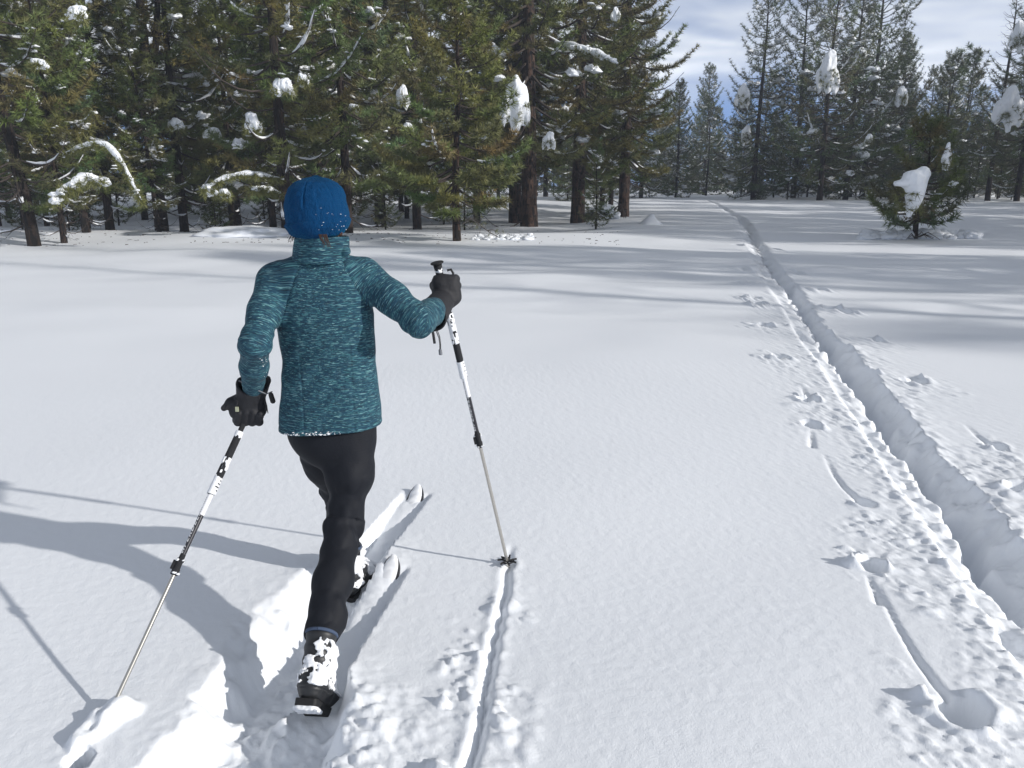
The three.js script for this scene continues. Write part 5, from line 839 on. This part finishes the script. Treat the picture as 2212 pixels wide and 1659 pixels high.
function pole(label, P0, P1, stops, grip, basket) {
  const A = P1.clone().sub(P0).normalize(), s = thing('ski_pole', label, 'ski pole', P0, 'pair of ski poles');
  const tAt = (py) => { let lo = -0.3, hi = 2; const y = (t) => { const p = P0.clone().addScaledVector(A, t), dy = p.y - EYE, c = -p.z; const u = (dy * CP + c * SP) / (c * CP - dy * SP); return 829.5 - u * FP; }; for (let i = 0; i < 50; i++) { const m = (lo + hi) / 2; y(m) > py ? (lo = m) : (hi = m); } return (lo + hi) / 2; };
  const q = new THREE.Quaternion().setFromUnitVectors(V(0, 1, 0), A), seg = (name, a, b, prof, mat, k = 14, spin = 0) => { const l = b - a, g = new THREE.LatheGeometry(prof.map(([t, r]) => new THREE.Vector2(r, t * l)), k); g.rotateY(spin); g.translate(0, a, 0); g.applyQuaternion(q); return part(name, g, mat, s); };
  const flat = (r) => [[0, r * 0.8], [0.01, r], [0.99, r], [1, r * 0.8]], [tip, lock0, lock1, dark, label1, ribs, foam, top] = stops.map((v) => (v === null ? 0 : tAt(v)));
  seg('tip', -0.10, 0, [[0, 0.0005], [0.2, 0.003], [1, 0.0055]], M.poleSilver);
  seg('lower_shaft', 0, lock0, flat(0.0068), M.poleSilver);
  const lockGeo = seg('clamp', lock0 - 0.004, lock1 + 0.004, [[0, 0.008], [0.03, 0.0125], [0.30, 0.0125], [0.33, 0.0105], [0.62, 0.0105], [0.66, 0.0128], [0.78, 0.0128], [0.8, 0.0095], [1, 0.009]], M.foam), m = (lock0 + lock1) / 2;
  const lever = new THREE.BoxGeometry(0.010, 0.030, 0.007); lever.translate(-0.014, m - 0.004, 0.004); lever.applyQuaternion(q); part('lever', lever, M.foam, lockGeo);
  const ls = new Geo(), R = rng(Math.round(stops[1])); for (let i = 0; i < 16; i++) { const a = R() * 6.28, h = R() < 0.6 ? lock0 + 0.003 : lerp(lock0, lock1, 0.68 + 0.1 * R()), p = V(Math.sin(a) * 0.0125, h, Math.cos(a) * 0.0125).applyQuaternion(q); ls.blob(p.x, p.y, p.z, 0.005, 0.003, 0.005, i, 1, 0.4); } part('snow_crust', ls.build(), M.crust, lockGeo, null, 'stuff');
  seg('upper_shaft', lock1, dark, flat(0.0086), M.poleDark, 18, 0.9);
  seg('upper_shaft', dark, label1, flat(0.0092), M.poleWhite, 18, 0.9);
  const rb = []; for (let i = 0; i < 5; i++) rb.push([i / 5 + 0.01, 0.0112], [i / 5 + 0.05, 0.0132], [i / 5 + 0.14, 0.0132], [i / 5 + 0.18, 0.0112]); rb.push([1, 0.012]);
  const sleeve = seg('ribbed_sleeve', label1, ribs, rb, M.foam, 18), fill = new Geo();
  const crustOn = (a, b, r, want, sd) => { const k = 20, n = Math.max(8, Math.round((b - a) / 0.004)), rows = []; for (let i = 0; i <= n; i++) { const row = []; for (let j = 0; j <= k; j++) { const t = i / n, an = (j / k) * 6.2832, on = want(t, an), rr = r + (on ? 0.0012 + 0.0014 * hash(i, j % k, sd) : -0.003), p = V(Math.sin(an) * rr, lerp(a, b, t), Math.cos(an) * rr).applyQuaternion(q); row.push(fill.v(p.x, p.y, p.z, 0, 1, 0)); } rows.push(row); } for (let i = 0; i < n; i++) for (let j = 0; j < k; j++) fill.i.push(rows[i][j], rows[i][j + 1], rows[i + 1][j], rows[i][j + 1], rows[i + 1][j + 1], rows[i + 1][j]); };
  crustOn(label1, ribs, 0.0128, (t, a) => !(((t * 5) % 1) < 0.30 && Math.sin(a - 0.9) > -0.15 + 0.5 * vn2(t * 9, a, 3)), 5);
  const fm = seg('foam_grip', ribs, foam, [[0, 0.0125], [0.04, 0.0135], [0.9, 0.0128], [1, 0.011]], M.foam, 18);
  if (grip) crustOn(lerp(ribs, foam, 0.32), foam, 0.0128, (t, a) => t > 0.08 + 0.2 * Math.max(0, vn2(a * 1.1, 4, 9)) && Math.abs(vn2(t * 9, a * 1.3, 6)) > 0.16 && !(Math.sin(a - 1.4) > 0.55 && t > 0.35 && t < 0.7), 7);
  else { crustOn(lerp(ribs, foam, 0.82), foam, 0.0124, (t, a) => t > 0.25 + 0.25 * vn2(a * 1.2, 2, 4), 8); crustOn(ribs, lerp(ribs, foam, 0.42), 0.0136, (t, a) => vn2(t * 4, a * 0.9, 14) > 0.15 && Math.sin(a + 0.8) > -0.2, 9); }
  const fg = fill.build(); fg.deleteAttribute('normal'); fg.computeVertexNormals(); part('snow_crust', fg, M.crust, s, null, 'stuff');
  if (grip) {
    seg('hand_grip', foam, top - 0.012, [[0, 0.010], [0.1, 0.014], [0.5, 0.0155], [0.85, 0.0135], [1, 0.016]], M.foam, 18); seg('knob', top - 0.014, top, [[0, 0.0135], [0.35, 0.016], [0.6, 0.0235], [0.85, 0.0245], [1, 0.021], [1.02, 0.0005]], M.rubber, 22);
    const sg = new Geo(), p = V(0, top - 0.034, 0).applyQuaternion(q); sg.blob(p.x, p.y, p.z + 0.004, 0.0135, 0.016, 0.0135, 4, 2, 0.3); part('snow_crust', sg.build(), M.crust, s, null, 'stuff');
  } else seg('hand_grip', foam, top, [[0, 0.0085], [0.1, 0.009], [1, 0.011]], M.foam, 14);
  if (basket) { const g = new Geo(), R2 = rng(6); for (let i = 0; i < 7; i++) { const a = i / 7 * 6.2832, c = (r, da, h) => V(Math.sin(a + da) * r, 0.006 + h, Math.cos(a + da) * r); g.tube([c(0.006, 0, 0), c(0.024, 0.1, 0.004 * R2()), c(0.042, 0.2, 0.006 * R2())], () => 0.0042, 5); if (i % 3 < 2) g.tube([c(0.026, 0.05, 0), c(0.028, 0.45, 0.001), c(0.026, 0.85, 0)], () => 0.0036, 5); } part('basket', g.build(), M.rubber, s); }
  return s;
}
const pR0 = G(1096, 1214, 0.012), pR1 = U(945, 572, 2.86), pL0 = G(250, 1513, 0.035), pL1 = U(531, 905, 2.69);
pole('ski pole held upright in the right glove, basket resting on the snow', pR0, pR1, [null, 964, 932, 857, 816, 780, 676, 566], true, true);
pole('ski pole slanting back from the left glove, its tip sunk in the snow', pL0, pL1, [null, 1240, 1200, 1113, 1068, 1031, 933, 880], false, false);

// ============================================================ small things on the snow
const settled = (px, py) => { const p = onGround(px, py); p.y = snowAt(p.x, p.z); return p; };
{ // snow-covered stump: a small steep cone
  const p = settled(1405, 484), s = thing('snowy_stump', 'small steep cone of snow over a stump at the edge of the left wood', 'stump', p), g = new Geo(), R = rng(3);
  const f = (x, y, z) => { const t = clamp(y / 0.5), r = 0.42 * Math.pow(1 - t, 1.5) + 0.11 * sstep(1.02, 0.8, y / 0.47) + 0.05 * vn3(x * 3, y * 3, z * 3); return (Math.hypot(x - 0.05 * t, z) - r) * 0.6 + Math.max(0, y - 0.46) * 1.2; };
  const q = surface(f, V(-0.7, -0.05, -0.7), V(0.7, 0.6, 0.7), 0.03), b = new THREE.BufferGeometry(); b.setAttribute('position', new THREE.Float32BufferAttribute(q.P, 3)); b.setAttribute('normal', new THREE.Float32BufferAttribute(q.N, 3)); b.setIndex(q.I);
  part('snow_cap', b, M.treeSnow, s); g.tube([V(0, -0.3, 0), V(0.02, 0.36, 0)], () => 0.09, 9); part('stump', g.build(), M.barkDark, s);
}
{ // snapped branch that lies on the snow beside the small bushy pine
  const p = settled(1000, 518), s = thing('fallen_branch', 'snapped twiggy pine branch lying on the snow beside the small bushy pine', 'branch', p), w = new Geo(), n = new Geo(), R = rng(15);
  const main = [V(0, 0.45, 0.05), V(0.22, 0.62, 0.02), V(0.5, 0.42, 0), V(0.8, 0.2, 0.05), V(1.05, 0.08, 0.1)]; w.tube(main, (t) => 0.028 * (1 - 0.7 * t), 6);
  for (let i = 0; i < 26; i++) { const t = 0.15 + 0.8 * R(), k = Math.min(3, Math.floor(t * 4)), a = main[k].clone().lerp(main[k + 1], t * 4 - k), e = a.clone().add(V((R() - 0.35) * 0.55, (R() - 0.6) * 0.4, (R() - 0.5) * 0.5)); e.y = Math.max(e.y, 0.02); w.tube([a, a.clone().lerp(e, 0.5).add(V(0, 0.04, 0)), e], (u) => 0.009 * (1 - 0.6 * u), 4); if (R() < 0.35) tuft(n, e, e.clone().sub(a).normalize(), 0.15, 10, R, [0.10, 0.11, 0.05]); }
  part('branch', w.build(), M.greyTwig, s); part('needles', n.build(), M.needle, s, null, 'stuff');
  const r = thing('snow_rubble', 'broken snow lumps on the snow beside the snapped branch', 'snow'), q = new Geo();
  for (let i = 0; i < 90; i++) { const c = settled(lerp(1020, 1150, R()), lerp(508, 519, R())), k = 0.03 + 0.09 * R() * R(); q.blob(c.x, c.y + k * 0.2, c.z, k * 1.3, k * 0.7, k, i, 1, 0.5); } part('lumps', q.build(), M.treeSnow, r, null, 'stuff');
}
{ // bush bent down and buried by snow at the foot of the big trunks
  const p = settled(1296, 474), s = thing('buried_bush', 'dark bush half buried by snow with bent stems at the foot of the reddish pines', 'bush', p), w = new Geo(), n = new Geo(), R = rng(29);
  for (let i = 0; i < 70; i++) { const x = (R() - 0.62) * 1.9, a = V(x, 0.05 + 0.45 * R() * (1 - Math.abs(x) / 1.6), (R() - 0.5) * 0.9), d = V((R() - 0.5), 0.2 - 0.5 * R(), (R() - 0.3)).normalize(); w.tube([a.clone().addScaledVector(d, -0.35), a], () => 0.009, 4); for (let k = 0; k < 3; k++) tuft(n, a.clone().add(V((R() - 0.5) * 0.2, (R() - 0.5) * 0.15, (R() - 0.5) * 0.2)), d, 0.2, 14, R, [0.045, 0.065, 0.042]); }
  for (const [x, h] of [[0.55, 0.7], [0.78, 0.55], [1.0, 0.75], [1.1, 0.5]]) { w.tube([V(x - 0.45, 0, 0.1), V(x - 0.2, h * 0.8, 0.1), V(x, h, 0.12), V(x + 0.16, h * 0.6, 0.15), V(x + 0.2, -0.05, 0.18)], (t) => 0.036 * (1 - 0.5 * t), 6); }
  part('stems', w.build(), M.twig, s); part('needles', n.build(), M.needle, s, null, 'stuff');
  const q = new Geo(); q.blob(0.35, 0.45, 0.1, 0.42, 0.3, 0.3, 3, 3, 0.5); q.blob(0.62, 0.16, 0.3, 0.4, 0.22, 0.3, 5, 3, 0.5); q.blob(-0.2, 0.62, -0.1, 0.16, 0.1, 0.16, 8, 2, 0.5); part('snow_cap', q.build(), M.treeSnow, s);
}
{ // broken snow thrown up round the lone young pine
  const s = thing('snow_rubble', 'low bank of broken snow lumps around the foot of the lone young pine', 'snow'), q = new Geo(), R = rng(37);
  for (let i = 0; i < 170; i++) { const left = R() < 0.55, px = left ? lerp(1868, 1960, R()) : lerp(1990, 2106, R()), py = lerp(499, 517, Math.sqrt(R())), c = settled(px, py), far = 1 - Math.abs((py - 512) / 16), k = (0.07 + 0.17 * R() * R()) * (0.5 + 0.5 * clamp(far)); q.blob(c.x, c.y + k * 0.25, c.z, k * 1.4, k * 0.9, k * 1.2, i * 1.3, 2, 0.5); }
  part('lumps', q.build(), M.treeSnow, s, null, 'stuff');
  const w = new Geo(), p = settled(1976, 518), b = thing('fallen_branch', 'dead crooked twigs sticking out of the snow at the foot of the lone young pine', 'branch', p);
  for (let i = 0; i < 7; i++) { const a = R() * 6.28, l = 0.3 + 0.5 * R(), x = Math.cos(a), z = Math.abs(Math.sin(a)) * 0.5; w.tube([V(0, 0.04, 0), V(x * l * 0.5, 0.14 + 0.1 * R(), z * l * 0.5), V(x * l, 0.06 * R(), z * l)], (t) => 0.022 * (1 - 0.7 * t), 5); } part('twigs', w.build(), M.twig, b);
}
for (const [px, py, w, h, label] of [[1462, 421, 1.5, 0.5, 'small rounded snow hump at the foot of the far pines left of the trench'], [1715, 424, 5.5, 0.75, 'long low snow hump at the foot of the tall group across the field'], [2110, 425, 1.6, 0.9, 'white snow hump behind the lone young pine on its right'], [520, 508, 1.3, 0.25, 'pale crusted snow hump left of the skier at the edge of the wood']]) {
  const p = settled(px, py), q = new Geo(); q.blob(0, 0, 0, w, h, w * 0.6, px, 3, 0.35); const t = thing('snow_hump', label, 'snow', p); part('snow_cap', q.build(), M.treeSnow, t);
}

{ // bits of bark, cones and shed twigs on the snow at the front of the left wood
  const g = new Geo(), R = rng(91);
  for (let i = 0; i < 420; i++) { const c = U(lerp(-60, 1340, R()), 450, lerp(22.5, 44, R() * R())), y = snowAt(c.x, c.z) + 0.006, a = R() * 6.28, l = 0.04 + 0.22 * R() * R() * R(); g.tube([V(c.x, y, c.z), V(c.x + Math.cos(a) * l * 0.5, y + 0.04 * l, c.z + Math.sin(a) * l * 0.5), V(c.x + Math.cos(a) * l, y, c.z + Math.sin(a) * l)], () => 0.005 + 0.009 * R() * R(), 4); }
  top('forest_litter', g.build(), M.twig, 'shed twigs and bark bits on the snow under the left wood', 'litter', null, 'stuff');
}

renderer.render(scene, camera);
